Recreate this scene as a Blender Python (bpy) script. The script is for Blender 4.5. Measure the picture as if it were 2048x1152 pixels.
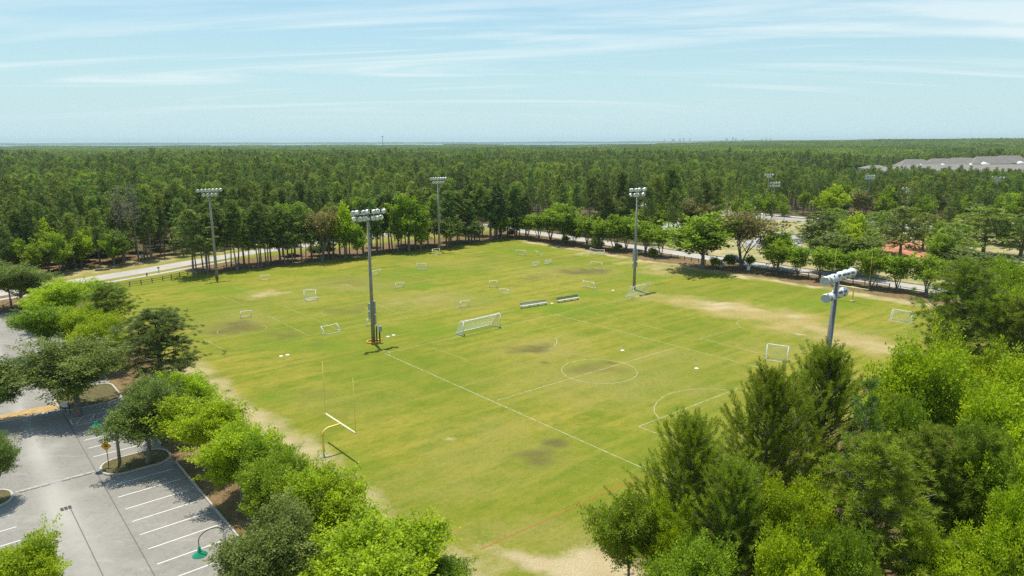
import bpy, math, random
import numpy as np
from mathutils import Vector, Matrix

for o in list(bpy.data.objects):
    bpy.data.objects.remove(o)
scene = bpy.context.scene
COL = scene.collection
R = math.radians

# ------------------------------------------------------------------ camera
CAM_H = 32.0
FPX = 1384.0                       # focal length in pixels of the 2048 px wide photograph
PITCH = math.atan((576 - 283.3) / FPX)
ROLL = R(0.14)
cam_d = bpy.data.cameras.new('camera')
cam = bpy.data.objects.new('camera', cam_d)
COL.objects.link(cam)
cam_d.sensor_width = 36.0
cam_d.lens = 36.0 * FPX / 2048.0
cam_d.clip_start = 0.5
cam_d.clip_end = 80000.0
cam.matrix_world = (Matrix.Translation((0, 0, CAM_H)) @ Matrix.Rotation(R(90) - PITCH, 4, 'X')
                    @ Matrix.Rotation(-ROLL, 4, 'Z'))
scene.camera = cam

# ------------------------------------------------------------------ sky and sun
SUN_DIR = Vector((-2.0, 4.6, 21.4)).normalized()       # towards the sun
SUN_EL = math.asin(SUN_DIR.z)
SUN_AZ = math.atan2(SUN_DIR.x, SUN_DIR.y)
world = bpy.data.worlds.new('World')
scene.world = world
world.use_nodes = True
wn, wl = world.node_tree.nodes, world.node_tree.links
wn.clear()


def wnode(t, **kw):
    n = wn.new(t)
    for k, v in kw.items():
        setattr(n, k, v)
    return n


sky = wnode('ShaderNodeTexSky', sky_type='NISHITA', sun_disc=False)
sky.sun_elevation = SUN_EL
sky.sun_rotation = SUN_AZ
sky.altitude = 60
sky.air_density = 1.25
sky.dust_density = 0.9
sky.ozone_density = 2.2
tc = wnode('ShaderNodeTexCoord')
sep = wnode('ShaderNodeSeparateXYZ')
wl.new(tc.outputs['Generated'], sep.inputs[0])


def wmath(op, a, b=None, clamp=False):
    n = wnode('ShaderNodeMath', operation=op, use_clamp=clamp)
    for i, q in enumerate((a, b)):
        if q is None:
            continue
        if isinstance(q, (int, float)):
            n.inputs[i].default_value = q
        else:
            wl.new(q, n.inputs[i])
    return n.outputs[0]


zz = wmath('ADD', wmath('ABSOLUTE', sep.outputs[2]), 0.10)
cx = wmath('DIVIDE', sep.outputs[0], zz)
cy = wmath('DIVIDE', sep.outputs[1], zz)
comb = wnode('ShaderNodeCombineXYZ')
wl.new(cx, comb.inputs[0])
wl.new(cy, comb.inputs[1])
mp = wnode('ShaderNodeMapping')
mp.inputs['Location'].default_value = (13.3, 1.2, 0)
mp.inputs['Rotation'].default_value = (0, 0, R(-14))
mp.inputs['Scale'].default_value = (0.20, 0.95, 1)
wl.new(comb.outputs[0], mp.inputs[0])
ns = wnode('ShaderNodeTexNoise')
ns.inputs['Scale'].default_value = 1.0
ns.inputs['Detail'].default_value = 9
ns.inputs['Roughness'].default_value = 0.60
ns.inputs['Distortion'].default_value = 1.1
wl.new(mp.outputs[0], ns.inputs['Vector'])
mp2 = wnode('ShaderNodeMapping')
mp2.inputs['Location'].default_value = (1.0, 2.0, 4)
mp2.inputs['Scale'].default_value = (0.17, 0.17, 1)
wl.new(comb.outputs[0], mp2.inputs[0])
ns2 = wnode('ShaderNodeTexNoise')
ns2.inputs['Scale'].default_value = 1.0
ns2.inputs['Detail'].default_value = 2
wl.new(mp2.outputs[0], ns2.inputs['Vector'])
mr = wnode('ShaderNodeMapRange')
mr.inputs['From Min'].default_value = 0.49
mr.inputs['From Max'].default_value = 0.64
wl.new(ns.outputs[0], mr.inputs['Value'])
mr2 = wnode('ShaderNodeMapRange')
mr2.inputs['From Min'].default_value = 0.30
mr2.inputs['From Max'].default_value = 0.55
wl.new(ns2.outputs[0], mr2.inputs['Value'])
up_ = wnode('ShaderNodeMapRange', interpolation_type='SMOOTHSTEP')
up_.inputs['From Min'].default_value = 0.015
up_.inputs['From Max'].default_value = 0.075
wl.new(sep.outputs[2], up_.inputs['Value'])
cf = wmath('MULTIPLY', wmath('MULTIPLY', wmath('MULTIPLY', mr.outputs[0], mr2.outputs[0]), 0.85), up_.outputs[0], clamp=True)
tint = wnode('ShaderNodeMix', data_type='RGBA', blend_type='MULTIPLY')
tint.inputs['Factor'].default_value = 1.0
tint.inputs[7].default_value = (0.68, 1.0, 1.10, 1)
wl.new(sky.outputs[0], tint.inputs[6])
# pale maritime haze all round the horizon
hz = wnode('ShaderNodeMix', data_type='RGBA')
hz.inputs[7].default_value = (5.2, 6.9, 7.4, 1)
wl.new(wmath('MULTIPLY', wmath('EXPONENT', wmath('MULTIPLY', wmath('ABSOLUTE', sep.outputs[2]), -4.6)), 0.97), hz.inputs['Factor'])
wl.new(tint.outputs[2], hz.inputs[6])
cm = wnode('ShaderNodeMix', data_type='RGBA')
cm.inputs[7].default_value = (7.2, 8.0, 8.1, 1)
wl.new(cf, cm.inputs['Factor'])
wl.new(hz.outputs[2], cm.inputs[6])
bg = wnode('ShaderNodeBackground')
bg.inputs['Strength'].default_value = 0.10
wl.new(cm.outputs[2], bg.inputs[0])
wo = wnode('ShaderNodeOutputWorld')
wl.new(bg.outputs[0], wo.inputs[0])

sun_d = bpy.data.lights.new('sun', 'SUN')
sun_d.energy = 4.5
sun_d.angle = R(0.5)
sun_d.color = (1.0, 0.94, 0.83)
sun = bpy.data.objects.new('sun', sun_d)
COL.objects.link(sun)
sun.rotation_euler = (-SUN_DIR).to_track_quat('-Z', 'Y').to_euler()
sun.location = (0, 0, 200)

vs = scene.view_settings
vs.view_transform = 'Standard'
vs.look = 'None'
vs.exposure = 0.3
vs.gamma = 1.0
vs.use_curve_mapping = False
scene.cycles.max_bounces = 6
scene.cycles.transparent_max_bounces = 6
scene.cycles.volume_bounces = 0
scene.cycles.use_denoising = False
scene.cycles.caustics_reflective = False
scene.cycles.caustics_refractive = False

# ------------------------------------------------------------------ plan helpers
CP, SP = math.cos(PITCH), math.sin(PITCH)


def gp(x, y, z=0.0):
    """point of the site at height z that the survey photograph shows at pixel x, y"""
    u = (x - 1024) / FPX
    v = -(y - 576) / FPX
    c, s = math.cos(-ROLL), math.sin(-ROLL)
    u, v = u * c - v * s, u * s + v * c
    d = (u, CP + v * SP, -SP + v * CP)
    t = (z - CAM_H) / d[2]
    return (d[0] * t, d[1] * t)


def depth(X, Y, Z=0.0):
    return Y * CP - (Z - CAM_H) * SP


SITE = gp(768, 706)                # corner of the near pitch: origin of the site grid
SA = R(40.3)
CA, SNA = math.cos(SA), math.sin(SA)
E1 = Vector((CA, SNA, 0))
E2 = Vector((SNA, -CA, 0))


def W(u, v, z=0.0):
    return Vector((SITE[0] + u * CA + v * SNA, SITE[1] + u * SNA - v * CA, z))


def UV(X, Y):
    dx, dy = X - SITE[0], Y - SITE[1]
    return dx * CA + dy * SNA, dx * SNA - dy * CA


_rg = np.random.RandomState(5)
_NG = _rg.rand(256, 256)


def vnoise(x, y):
    """smooth value noise, arrays in, 0..1 out"""
    x = np.asarray(x, float)
    y = np.asarray(y, float)
    xi, yi = np.floor(x).astype(int), np.floor(y).astype(int)
    fx, fy = x - xi, y - yi
    fx = fx * fx * (3 - 2 * fx)
    fy = fy * fy * (3 - 2 * fy)
    g = lambda a, b: _NG[a % 256, b % 256]
    return ((g(xi, yi) * (1 - fx) + g(xi + 1, yi) * fx) * (1 - fy)
            + (g(xi, yi + 1) * (1 - fx) + g(xi + 1, yi + 1) * fx) * fy)


def fbm(x, y, o=4):
    s, a, t = 0, 1, 0
    for k in range(o):
        s = s + a * vnoise(x * 2 ** k + 17 * k, y * 2 ** k + 31 * k)
        t += a
        a *= 0.5
    return s / t


def sstep(a, b, x):
    t = np.clip((x - a) / (b - a), 0, 1)
    return t * t * (3 - 2 * t)


# ------------------------------------------------------------------ materials
MATS = {}


class NT:
    def __init__(self, name):
        self.m = bpy.data.materials.new(name)
        self.m.use_nodes = True
        self.t = self.m.node_tree
        self.n, self.l = self.t.nodes, self.t.links
        self.bsdf = self.n['Principled BSDF']
        self.out = self.n['Material Output']

    def node(self, t, **kw):
        n = self.n.new(t)
        for k, v in kw.items():
            setattr(n, k, v)
        return n

    def set(self, sock, v):
        if isinstance(v, (int, float)):
            sock.default_value = v
        elif isinstance(v, (tuple, list)):
            sock.default_value = tuple(v) + ((1,) if len(v) == 3 and sock.type == 'RGBA' else ())
        else:
            self.l.new(v, sock)

    def math(self, op, a, b=0.0, clamp=False):
        n = self.node('ShaderNodeMath', operation=op, use_clamp=clamp)
        self.set(n.inputs[0], a)
        self.set(n.inputs[1], b)
        return n.outputs[0]

    def mix(self, f, a, b, blend='MIX'):
        n = self.node('ShaderNodeMix', data_type='RGBA', blend_type=blend)
        self.set(n.inputs['Factor'], f)
        self.set(n.inputs[6], a)
        self.set(n.inputs[7], b)
        return n.outputs[2]

    def noise(self, scale, detail=4, rough=0.55, coord='Object', stretch=None, rot=0.0, dist=0.0, off=0.0):
        tcn = self.node('ShaderNodeTexCoord')
        mpn = self.node('ShaderNodeMapping')
        mpn.vector_type = 'TEXTURE'                  # turn first, then stretch
        mpn.inputs['Rotation'].default_value = (0, 0, -rot)
        mpn.inputs['Location'].default_value = (-off * 5.0, -off * 8.0, 0)
        if stretch:
            mpn.inputs['Scale'].default_value = tuple(1.0 / q for q in stretch)
        self.l.new(tcn.outputs[coord], mpn.inputs[0])
        n = self.node('ShaderNodeTexNoise')
        n.inputs['Scale'].default_value = scale
        n.inputs['Detail'].default_value = detail
        n.inputs['Roughness'].default_value = rough
        n.inputs['Distortion'].default_value = dist
        self.l.new(mpn.outputs[0], n.inputs['Vector'])
        return n.outputs[0]

    def rng(self, v, a, b, c=0.0, d=1.0):
        n = self.node('ShaderNodeMapRange')
        self.set(n.inputs['Value'], v)
        n.inputs['From Min'].default_value = a
        n.inputs['From Max'].default_value = b
        n.inputs['To Min'].default_value = c
        n.inputs['To Max'].default_value = d
        return n.outputs[0]

    def attr(self, name):
        return self.node('ShaderNodeAttribute', attribute_name=name).outputs['Fac']

    def bump(self, h, strength=0.3, dist=0.1):
        n = self.node('ShaderNodeBump')
        n.inputs['Strength'].default_value = strength
        n.inputs['Distance'].default_value = dist
        self.l.new(h, n.inputs['Height'])
        self.l.new(n.outputs[0], self.bsdf.inputs['Normal'])


def plain(name, col, rough=0.6, metal=0.0, var=0.12, scale=3.0, spec=0.4):
    if name in MATS:
        return MATS[name]
    t = NT(name)
    nz = t.noise(scale, 5, 0.6)
    f = t.rng(nz, 0.3, 0.7, 1 - var, 1 + var)
    c = t.mix(1.0, col, (1, 1, 1), 'MULTIPLY')
    n = t.node('ShaderNodeVectorMath', operation='SCALE')
    t.l.new(c, n.inputs[0])
    t.l.new(f, n.inputs['Scale'])
    t.l.new(n.outputs[0], t.bsdf.inputs['Base Color'])
    t.bsdf.inputs['Roughness'].default_value = rough
    t.bsdf.inputs['Metallic'].default_value = metal
    t.bsdf.inputs['Specular IOR Level'].default_value = spec
    MATS[name] = t.m
    return t.m


def leafmat(name, a, b, trans=0.35, hue=0.02, val=0.3, tcol=1.25):
    """foliage: tint attribute per leaf, a little per tree, part of the light passes through"""
    t = NT(name)
    col = t.mix(t.attr('tint'), a, b)
    oi = t.node('ShaderNodeObjectInfo')
    hs = t.node('ShaderNodeHueSaturation')
    t.set(hs.inputs['Hue'], t.rng(oi.outputs['Random'], 0, 1, 0.5 - hue, 0.5 + hue))
    r2 = t.math('FRACT', t.math('MULTIPLY', oi.outputs['Random'], 7.31))
    t.set(hs.inputs['Value'], t.rng(r2, 0, 1, 1 - val, 1 + val))
    t.set(hs.inputs['Color'], col)
    t.l.new(hs.outputs[0], t.bsdf.inputs['Base Color'])
    t.bsdf.inputs['Roughness'].default_value = 0.55
    t.bsdf.inputs['Specular IOR Level'].default_value = 0.25
    tr = t.node('ShaderNodeBsdfTranslucent')
    sc = t.node('ShaderNodeVectorMath', operation='MULTIPLY')
    t.l.new(hs.outputs[0], sc.inputs[0])
    sc.inputs[1].default_value = (tcol * 1.1, tcol * 1.15, tcol * 0.6)
    t.l.new(sc.outputs[0], tr.inputs[0])
    ms = t.node('ShaderNodeMixShader')
    ms.inputs[0].default_value = trans
    t.l.new(t.bsdf.outputs[0], ms.inputs[1])
    t.l.new(tr.outputs[0], ms.inputs[2])
    t.l.new(ms.outputs[0], t.out.inputs[0])
    MATS[name] = t.m
    return t.m


leafmat('pine_needles', (0.100, 0.158, 0.026), (0.320, 0.385, 0.062), 0.30)
leafmat('dark_pine_needles', (0.076, 0.124, 0.027), (0.230, 0.298, 0.055), 0.27)
leafmat('feathery_needles', (0.100, 0.155, 0.010), (0.290, 0.365, 0.022), 0.32, 0.01, 0.12)
leafmat('lime_leaves', (0.170, 0.260, 0.006), (0.430, 0.530, 0.012), 0.38, 0.008, 0.10)
leafmat('bright_needles', (0.105, 0.165, 0.014), (0.300, 0.370, 0.032), 0.32, 0.01, 0.12)
leafmat('oak_leaves', (0.095, 0.150, 0.030), (0.225, 0.290, 0.055), 0.3, 0.012, 0.15)
leafmat('green_leaves', (0.112, 0.190, 0.010), (0.290, 0.395, 0.020), 0.35, 0.008, 0.14)
leafmat('olive_leaves', (0.140, 0.140, 0.042), (0.285, 0.250, 0.085), 0.3, 0.012, 0.15)
leafmat('bare_twigs', (0.15, 0.13, 0.10), (0.27, 0.24, 0.19), 0.1, 0.01, 0.1, 1.0)


def barkmat(name, a, b):
    t = NT(name)
    nz = t.noise(5, 5, 0.65, stretch=(1, 1, 0.25))
    t.l.new(t.mix(t.rng(nz, 0.3, 0.7), a, b), t.bsdf.inputs['Base Color'])
    t.bsdf.inputs['Roughness'].default_value = 0.9
    t.bump(nz, 0.6, 0.05)
    MATS[name] = t.m


barkmat('pine_bark', (0.12, 0.095, 0.078), (0.30, 0.255, 0.215))
barkmat('grey_bark', (0.10, 0.09, 0.075), (0.24, 0.21, 0.175))

plain('white_paint', (0.80, 0.81, 0.80), 0.4)
plain('net_white', (0.78, 0.79, 0.77), 0.8)
plain('net_yellow', (0.72, 0.55, 0.16), 0.8)
plain('net_orange', (0.72, 0.46, 0.16), 0.8)
plain('yellow_paint', (0.80, 0.62, 0.16), 0.45)
plain('bar_yellow', (0.85, 0.78, 0.46), 0.45)
plain('galvanised_steel', (0.36, 0.36, 0.34), 0.5, 0.35)
plain('weathered_pole', (0.27, 0.255, 0.225), 0.75, 0.0, 0.2, 1.5)
plain('grey_steel', (0.17, 0.175, 0.175), 0.5, 0.2)
plain('reflector_white', (0.80, 0.82, 0.83), 0.3, 0.25, 0.05)
plain('lamp_glass', (0.55, 0.58, 0.60), 0.12, 0.0, 0.05)
plain('box_grey', (0.36, 0.40, 0.43), 0.45, 0.2)
plain('black_rubber', (0.02, 0.02, 0.02), 0.7)
plain('dark_wood', (0.075, 0.055, 0.042), 0.9, 0, 0.3)
plain('fence_wood', (0.13, 0.105, 0.085), 0.9, 0, 0.3)
plain('orange_ring', (0.75, 0.36, 0.03), 0.5)
plain('sign_yellow', (0.72, 0.36, 0.01), 0.5)
plain('sign_black', (0.02, 0.018, 0.015), 0.6)
plain('sign_white', (0.75, 0.76, 0.75), 0.5)
plain('green_enamel', (0.012, 0.26, 0.13), 0.3)
plain('dark_green_metal', (0.012, 0.05, 0.035), 0.4)
plain('aluminium', (0.74, 0.75, 0.74), 0.4, 0.1)
plain('bench_grey', (0.36, 0.37, 0.36), 0.45, 0.1)
plain('kerb_concrete', (0.42, 0.39, 0.33), 0.9, 0, 0.2)
plain('pale_concrete', (0.50, 0.49, 0.45), 0.9, 0, 0.12, 1.0)
plain('iron_grate', (0.05, 0.05, 0.05), 0.7)
plain('shingle_grey', (0.20, 0.185, 0.165), 0.9, 0, 0.15, 0.5)
plain('dark_shingle', (0.05, 0.05, 0.052), 0.9, 0, 0.2)
plain('white_roof', (0.82, 0.82, 0.81), 0.5)
plain('pale_siding', (0.40, 0.40, 0.40), 0.8)
plain('window_glass', (0.045, 0.055, 0.07), 0.1)
plain('dark_car', (0.016, 0.017, 0.019), 0.2, 0.0, 0.03, 1, 0.6)
plain('car_glass', (0.02, 0.024, 0.028), 0.05)
plain('far_concrete', (0.42, 0.42, 0.43), 0.8)
plain('stone_block', (0.38, 0.35, 0.30), 0.9, 0, 0.25)
plain('orange_plastic', (0.72, 0.20, 0.03), 0.5)

# marking paint: worn, part of it gone
def linepaint(name, col, wear):
    t = NT(name)
    nz = t.noise(1.6, 6, 0.7)
    t.set(t.bsdf.inputs['Base Color'], col)
    t.bsdf.inputs['Roughness'].default_value = 0.85
    t.set(t.bsdf.inputs['Alpha'], t.rng(nz, wear - 0.16, wear + 0.12, 0.0, 0.85))
    MATS[name] = t.m


linepaint('field_chalk', (0.52, 0.52, 0.33), 0.47)
linepaint('faint_chalk', (0.44, 0.45, 0.24), 0.49)
linepaint('orange_chalk', (0.38, 0.13, 0.03), 0.40)
linepaint('stall_paint', (0.78, 0.78, 0.74), 0.30)


# ------------------------------------------------------------------ object helpers
def set_mesh(name, verts, faces_flat, nper, mats, mat_idx=None, tint=None, smooth=False):
    """fast mesh from numpy arrays; faces all with nper corners"""
    me = bpy.data.meshes.new(name)
    nv = len(verts)
    nf = len(faces_flat) // nper
    me.vertices.add(nv)
    me.vertices.foreach_set('co', np.asarray(verts, np.float32).ravel())
    me.loops.add(nf * nper)
    me.loops.foreach_set('vertex_index', np.asarray(faces_flat, np.int32).ravel())
    me.polygons.add(nf)
    me.polygons.foreach_set('loop_start', np.arange(0, nf * nper, nper, dtype=np.int32))
    me.polygons.foreach_set('loop_total', np.full(nf, nper, np.int32))
    for m in mats:
        me.materials.append(m)
    if mat_idx is not None:
        me.polygons.foreach_set('material_index', np.asarray(mat_idx, np.int32))
    me.update(calc_edges=True)
    if tint is not None:
        a = me.attributes.new('tint', 'FLOAT', 'FACE')
        a.data.foreach_set('value', np.asarray(tint, np.float32))
    if smooth:
        me.polygons.foreach_set('use_smooth', np.ones(nf, bool))
    return me


class MB:
    """collects simple solids for ONE mesh object"""

    def __init__(self):
        self.v, self.f, self.s = [], [], []

    def add(self, vs_, fs, smooth=False):
        o = len(self.v)
        self.v += [tuple(q) for q in vs_]
        self.f += [tuple(i + o for i in f) for f in fs]
        self.s += [smooth] * len(fs)
        return self

    def box(self, c, s, ax=None):
        """box with centre c, full sizes s, optional axes (3 vectors)"""
        ax = ax or (Vector((1, 0, 0)), Vector((0, 1, 0)), Vector((0, 0, 1)))
        c = Vector(c)
        vs_ = []
        for k in (-.5, .5):
            for j in (-.5, .5):
                for i in (-.5, .5):
                    vs_.append(c + ax[0] * (i * s[0]) + ax[1] * (j * s[1]) + ax[2] * (k * s[2]))
        return self.add(vs_, [(0, 2, 3, 1), (4, 5, 7, 6), (0, 1, 5, 4), (2, 6, 7, 3), (0, 4, 6, 2), (1, 3, 7, 5)])

    def tube(self, pts, rad, n=8, cap=True):
        pts = [Vector(p) for p in pts]
        if isinstance(rad, (int, float)):
            rad = [rad] * len(pts)
        vs_, fs = [], []
        up = None
        for i, p in enumerate(pts):
            d = (pts[min(i + 1, len(pts) - 1)] - pts[max(i - 1, 0)])
            d = d.normalized() if d.length > 1e-9 else Vector((0, 0, 1))
            if up is None:
                up = Vector((1, 0, 0)) if abs(d.x) < 0.9 else Vector((0, 1, 0))
            a = (up - d * up.dot(d)).normalized()
            up = a
            b = d.cross(a)
            for k in range(n):
                t = 2 * math.pi * k / n
                vs_.append(p + (a * math.cos(t) + b * math.sin(t)) * rad[i])
        for i in range(len(pts) - 1):
            for k in range(n):
                q = (k + 1) % n
                fs.append((i * n + k, i * n + q, (i + 1) * n + q, (i + 1) * n + k))
        if cap:
            fs.append(tuple(reversed(range(n))))
            fs.append(tuple(range((len(pts) - 1) * n, len(pts) * n)))
        return self.add(vs_, fs, n > 4)

    def lathe(self, prof, n=12, o=(0, 0, 0), ax=None):
        """profile of (radius, height) turned about axis ax[2] at o"""
        ax = ax or (Vector((1, 0, 0)), Vector((0, 1, 0)), Vector((0, 0, 1)))
        o = Vector(o)
        vs_, fs = [], []
        for r, h in prof:
            for k in range(n):
                t = 2 * math.pi * k / n
                vs_.append(o + ax[0] * (r * math.cos(t)) + ax[1] * (r * math.sin(t)) + ax[2] * h)
        for i in range(len(prof) - 1):
            for k in range(n):
                q = (k + 1) % n
                fs.append((i * n + k, i * n + q, (i + 1) * n + q, (i + 1) * n + k))
        return self.add(vs_, fs, True)

    def quad(self, a, b, c, d):
        return self.add((a, b, c, d), [(0, 1, 2, 3)])

    def tri(self, a, b, c):
        return self.add((a, b, c), [(0, 1, 2)])

    def mesh(self, name, mat):
        me = bpy.data.meshes.new(name)
        me.from_pydata(self.v, [], self.f)
        me.polygons.foreach_set('use_smooth', self.s)
        me.materials.append(MATS[mat] if isinstance(mat, str) else mat)
        me.update()
        return me

    def build(self, name, mat, parent=None):
        return link(name, self.mesh(name, mat), parent)


def link(name, me, parent=None):
    o = bpy.data.objects.new(name, me)
    COL.objects.link(o)
    if parent is not None:
        o.parent = parent
    return o


def tag(o, label, cat, group=None):
    o['label'] = label
    o['category'] = cat
    if group:
        o['group'] = group
    return o


def thing(name, label, cat, loc=(0, 0, 0), rz=0.0, group=None):
    o = bpy.data.objects.new(name, None)
    o.empty_display_size = 0.3
    COL.objects.link(o)
    o.location = loc
    o.rotation_euler = (0, 0, rz)
    return tag(o, label, cat, group)


def struct(name, me, parent=None):
    o = link(name, me, parent)
    if parent is None:
        o['kind'] = 'structure'
    return o


def copy_tree(o, parent=None):
    c = o.copy()
    COL.objects.link(c)
    c.parent = parent
    for ch in list(o.children):
        copy_tree(ch, c)
    return c

# ================================================================== the ground
def terrain(x, y):
    """height of the land far from the playing field"""
    x = np.asarray(x, float)
    y = np.asarray(y, float)
    r = np.hypot(x, y)
    az = np.degrees(np.arctan2(x, y))
    h = sstep(500, 1600, r) * (fbm(x / 900 + 40, y / 900 + 40, 3) - 0.5) * 9
    h = h + sstep(900, 3200, r) * sstep(4, 36, az) * 19 * (1 - sstep(60, 110, az))
    h = h - 6.5 * sstep(900, 2600, r) * (1 - sstep(4, 16, az))
    h = np.where((r > 4300) & (r < 13500), h * (1 - (1 - sstep(13, 18, az))) + -3.5 * (1 - sstep(13, 18, az)), h)
    return h


VROAD = [(-140, -72), (-100, -80), (-60, -88), (-27, -96.5), (-10, -102), (11, -110.5), (20, -113.5), (41, -117.5),
         (70, -122.5), (95, -126), (114.5, -129)]


def vroad(u):
    return np.interp(u, [a for a, b in VROAD], [b for a, b in VROAD])


t = NT('forest_floor')
n1 = t.noise(0.05, 6, 0.6)
n2 = t.noise(0.7, 5, 0.65)
c = t.mix(t.rng(n1, 0.35, 0.65), (0.085, 0.062, 0.038), (0.075, 0.095, 0.030))
c = t.mix(t.rng(n2, 0.4, 0.75), c, (0.15, 0.105, 0.06))
t.l.new(c, t.bsdf.inputs['Base Color'])
t.bsdf.inputs['Roughness'].default_value = 1.0
t.bsdf.inputs['Specular IOR Level'].default_value = 0.1
MATS['forest_floor'] = t.m

rad = np.concatenate([[0.0], np.geomspace(40, 60000, 90)])
na = 240
vv, ff = [], []
RA, AA = np.meshgrid(rad, np.linspace(0, 2 * math.pi, na, endpoint=False), indexing='ij')
gx, gy = RA * np.sin(AA), RA * np.cos(AA)
gz = terrain(gx, gy) - 0.06
gv = np.stack([gx, gy, gz], -1).reshape(-1, 3)
ii, kk = np.meshgrid(np.arange(len(rad) - 1), np.arange(na), indexing='ij')
k2 = (kk + 1) % na
gf = np.stack([ii * na + kk, ii * na + k2, (ii + 1) * na + k2, (ii + 1) * na + kk], -1).reshape(-1)
struct('ground', set_mesh('ground', gv, gf, 4, [MATS['forest_floor']], smooth=True))

# bay water beyond the woods
t = NT('bay_water')
t.set(t.bsdf.inputs['Base Color'], (0.10, 0.17, 0.20))
t.bsdf.inputs['Roughness'].default_value = 0.25
t.bump(t.noise(0.02, 4), 0.4, 1.0)
MATS['bay_water'] = t.m
mb = MB()
ns_ = 90
for i in range(ns_):
    def pt(k, far):
        az = R(-60 + 76.0 * k / ns_)
        w = float(fbm(np.array([k * 0.21 + 3]), np.array([9.0 if far else 2.0]), 3)[0])
        r = (10500 + 2600 * w) if far else (4350 + 500 * w)
        return (r * math.sin(az), r * math.cos(az), -1.2)
    mb.quad(pt(i, 0), pt(i + 1, 0), pt(i + 1, 1), pt(i, 1))
struct('bay_water', mb.mesh('bay_water', 'bay_water'))

# ---- the field sheet: lawn, worn patches, pine straw and sandy verges as attributes
DU = 0.7
us = np.arange(-82, 112.0, DU)
vs_ = np.arange(-134, 104.0, DU)
UU, VV = np.meshgrid(us, vs_, indexing='ij')
FX = SITE[0] + UU * CA + VV * SNA
FY = SITE[1] + UU * SNA - VV * CA
sand = np.zeros_like(UU)
dry = np.zeros_like(UU)
dark = np.zeros_like(UU)
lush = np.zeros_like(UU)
straw = np.zeros_like(UU)
tan = np.zeros_like(UU)


WX, WY = fbm(FX / 5.0 + 3, FY / 5.0 + 60, 3), fbm(FX / 5.0 + 90, FY / 5.0 + 14, 3)
WX2, WY2 = fbm(FX / 1.3 + 3, FY / 1.3 + 60, 2), fbm(FX / 1.3 + 90, FY / 1.3 + 14, 2)


def blob(arr, px, py, rx, ry, k):
    x, y = gp(px, py)
    sx = rx * depth(x, y) / FPX
    sy = abs(gp(px, py - ry)[1] - gp(px, py + ry)[1]) / 2
    wx = (WX - 0.5) * min(2.4 * sx, 9) + (WX2 - 0.5) * min(1.2 * sx, 3)
    wy = (WY - 0.5) * min(2.4 * sy, 9) + (WY2 - 0.5) * min(1.2 * sy, 3)
    d = ((FX + wx - x) / sx) ** 2 + ((FY + wy - y) / sy) ** 2
    n = fbm(FX / 3.0 + 7, FY / 3.0 + 7, 4) - 0.5
    np.maximum(arr, k * np.exp(-d * 0.9) * (1 + 0.9 * n), out=arr)


for q in [(1410, 607, 34, 4.5, .9), (1450, 615, 40, 5, .85), (1500, 619, 30, 4, .7), (1575, 634, 30, 3.5, .55), (1640, 655, 40, 6, .45), (1690, 670, 50, 8, .5), (1750, 690, 50, 10, .55),
          (1795, 704, 40, 10, .5), (540, 588, 36, 5, .7), (520, 590, 22, 4, .5), (903, 877, 12, 4, .9),
          (648, 908, 15, 5, .9), (1602, 669, 10, 2.2, 1.2), (1575, 631, 12, 2.0, .8), (580, 584, 8, 1.5, .9),
          (1130, 1130, 95, 26, 1.1), (1160, 1145, 60, 22, 1.2), (1030, 1100, 50, 18, .45), (1000, 1135, 40, 14, .5),
          (1270, 590, 26, 5, .5), (470, 668, 30, 5, .3), (1010, 683, 14, 3, .3),
          (1190, 506, 36, 5, .9), (1320, 533, 40, 6, .7), (1250, 524, 40, 5, .7)]:
    blob(sand, *q)
for q in [(1300, 597, 70, 9, .8), (1370, 603, 70, 11, 1.0), (1440, 613, 80, 13, 1.25), (1510, 626, 80, 14, 1.25), (1580, 642, 80, 15, 1.2), (1650, 660, 80, 17, 1.2), (1720, 682, 80, 20, 1.25),
          (1790, 703, 60, 18, 1.2), (1560, 650, 60, 8, 1.2), (1330, 545, 50, 8, .9), (540, 588, 60, 9, .9), (860, 600, 70, 12, .55), (690, 575, 60, 8, .5)]:
    blob(tan, *q)
for q in [(1045, 697, 52, 9, .9), (1160, 546, 45, 6, .85), (1180, 541, 28, 4, .9), (480, 655, 60, 14, .75), (560, 668, 40, 8, .6),
          (1200, 740, 60, 12, .55), (690, 620, 45, 10, .6), (690, 565, 60, 8, .45), (500, 600, 90, 10, .3),
          (1065, 912, 40, 18, .7), (1112, 888, 26, 8, .95), (1093, 725, 12, 3.5, .9), (1215, 726, 14, 3, .9),
          (1105, 515, 60, 6, .35), (1080, 553, 40, 5, .5), (630, 690, 25, 5, .5), (640, 790, 40, 14, .4),
          (700, 830, 70, 16, .3), (560, 730, 60, 8, .25), (1030, 570, 30, 4, .4), (985, 515, 70, 4, .35), (880, 600, 60, 9, .3)]:
    blob(dark, *q)
for q in [(860, 600, 120, 22, .7), (700, 570, 120, 18, .6), (480, 640, 90, 26, .6), (1150, 545, 120, 16, .6),
          (1080, 700, 120, 30, .7), (1200, 760, 220, 50, .65), (1000, 900, 160, 60, .5), (1350, 720, 160, 30, .5),
          (700, 800, 150, 40, .35), (900, 960, 160, 40, .45), (1080, 1060, 180, 40, .6), (760, 1000, 60, 60, .5),
          (1560, 700, 120, 20, .5), (900, 530, 160, 8, .4), (600, 600, 60, 16, .4), (1350, 545, 60, 10, .6), (1060, 860, 140, 30, .4)]:
    blob(dry, *q)
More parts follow.
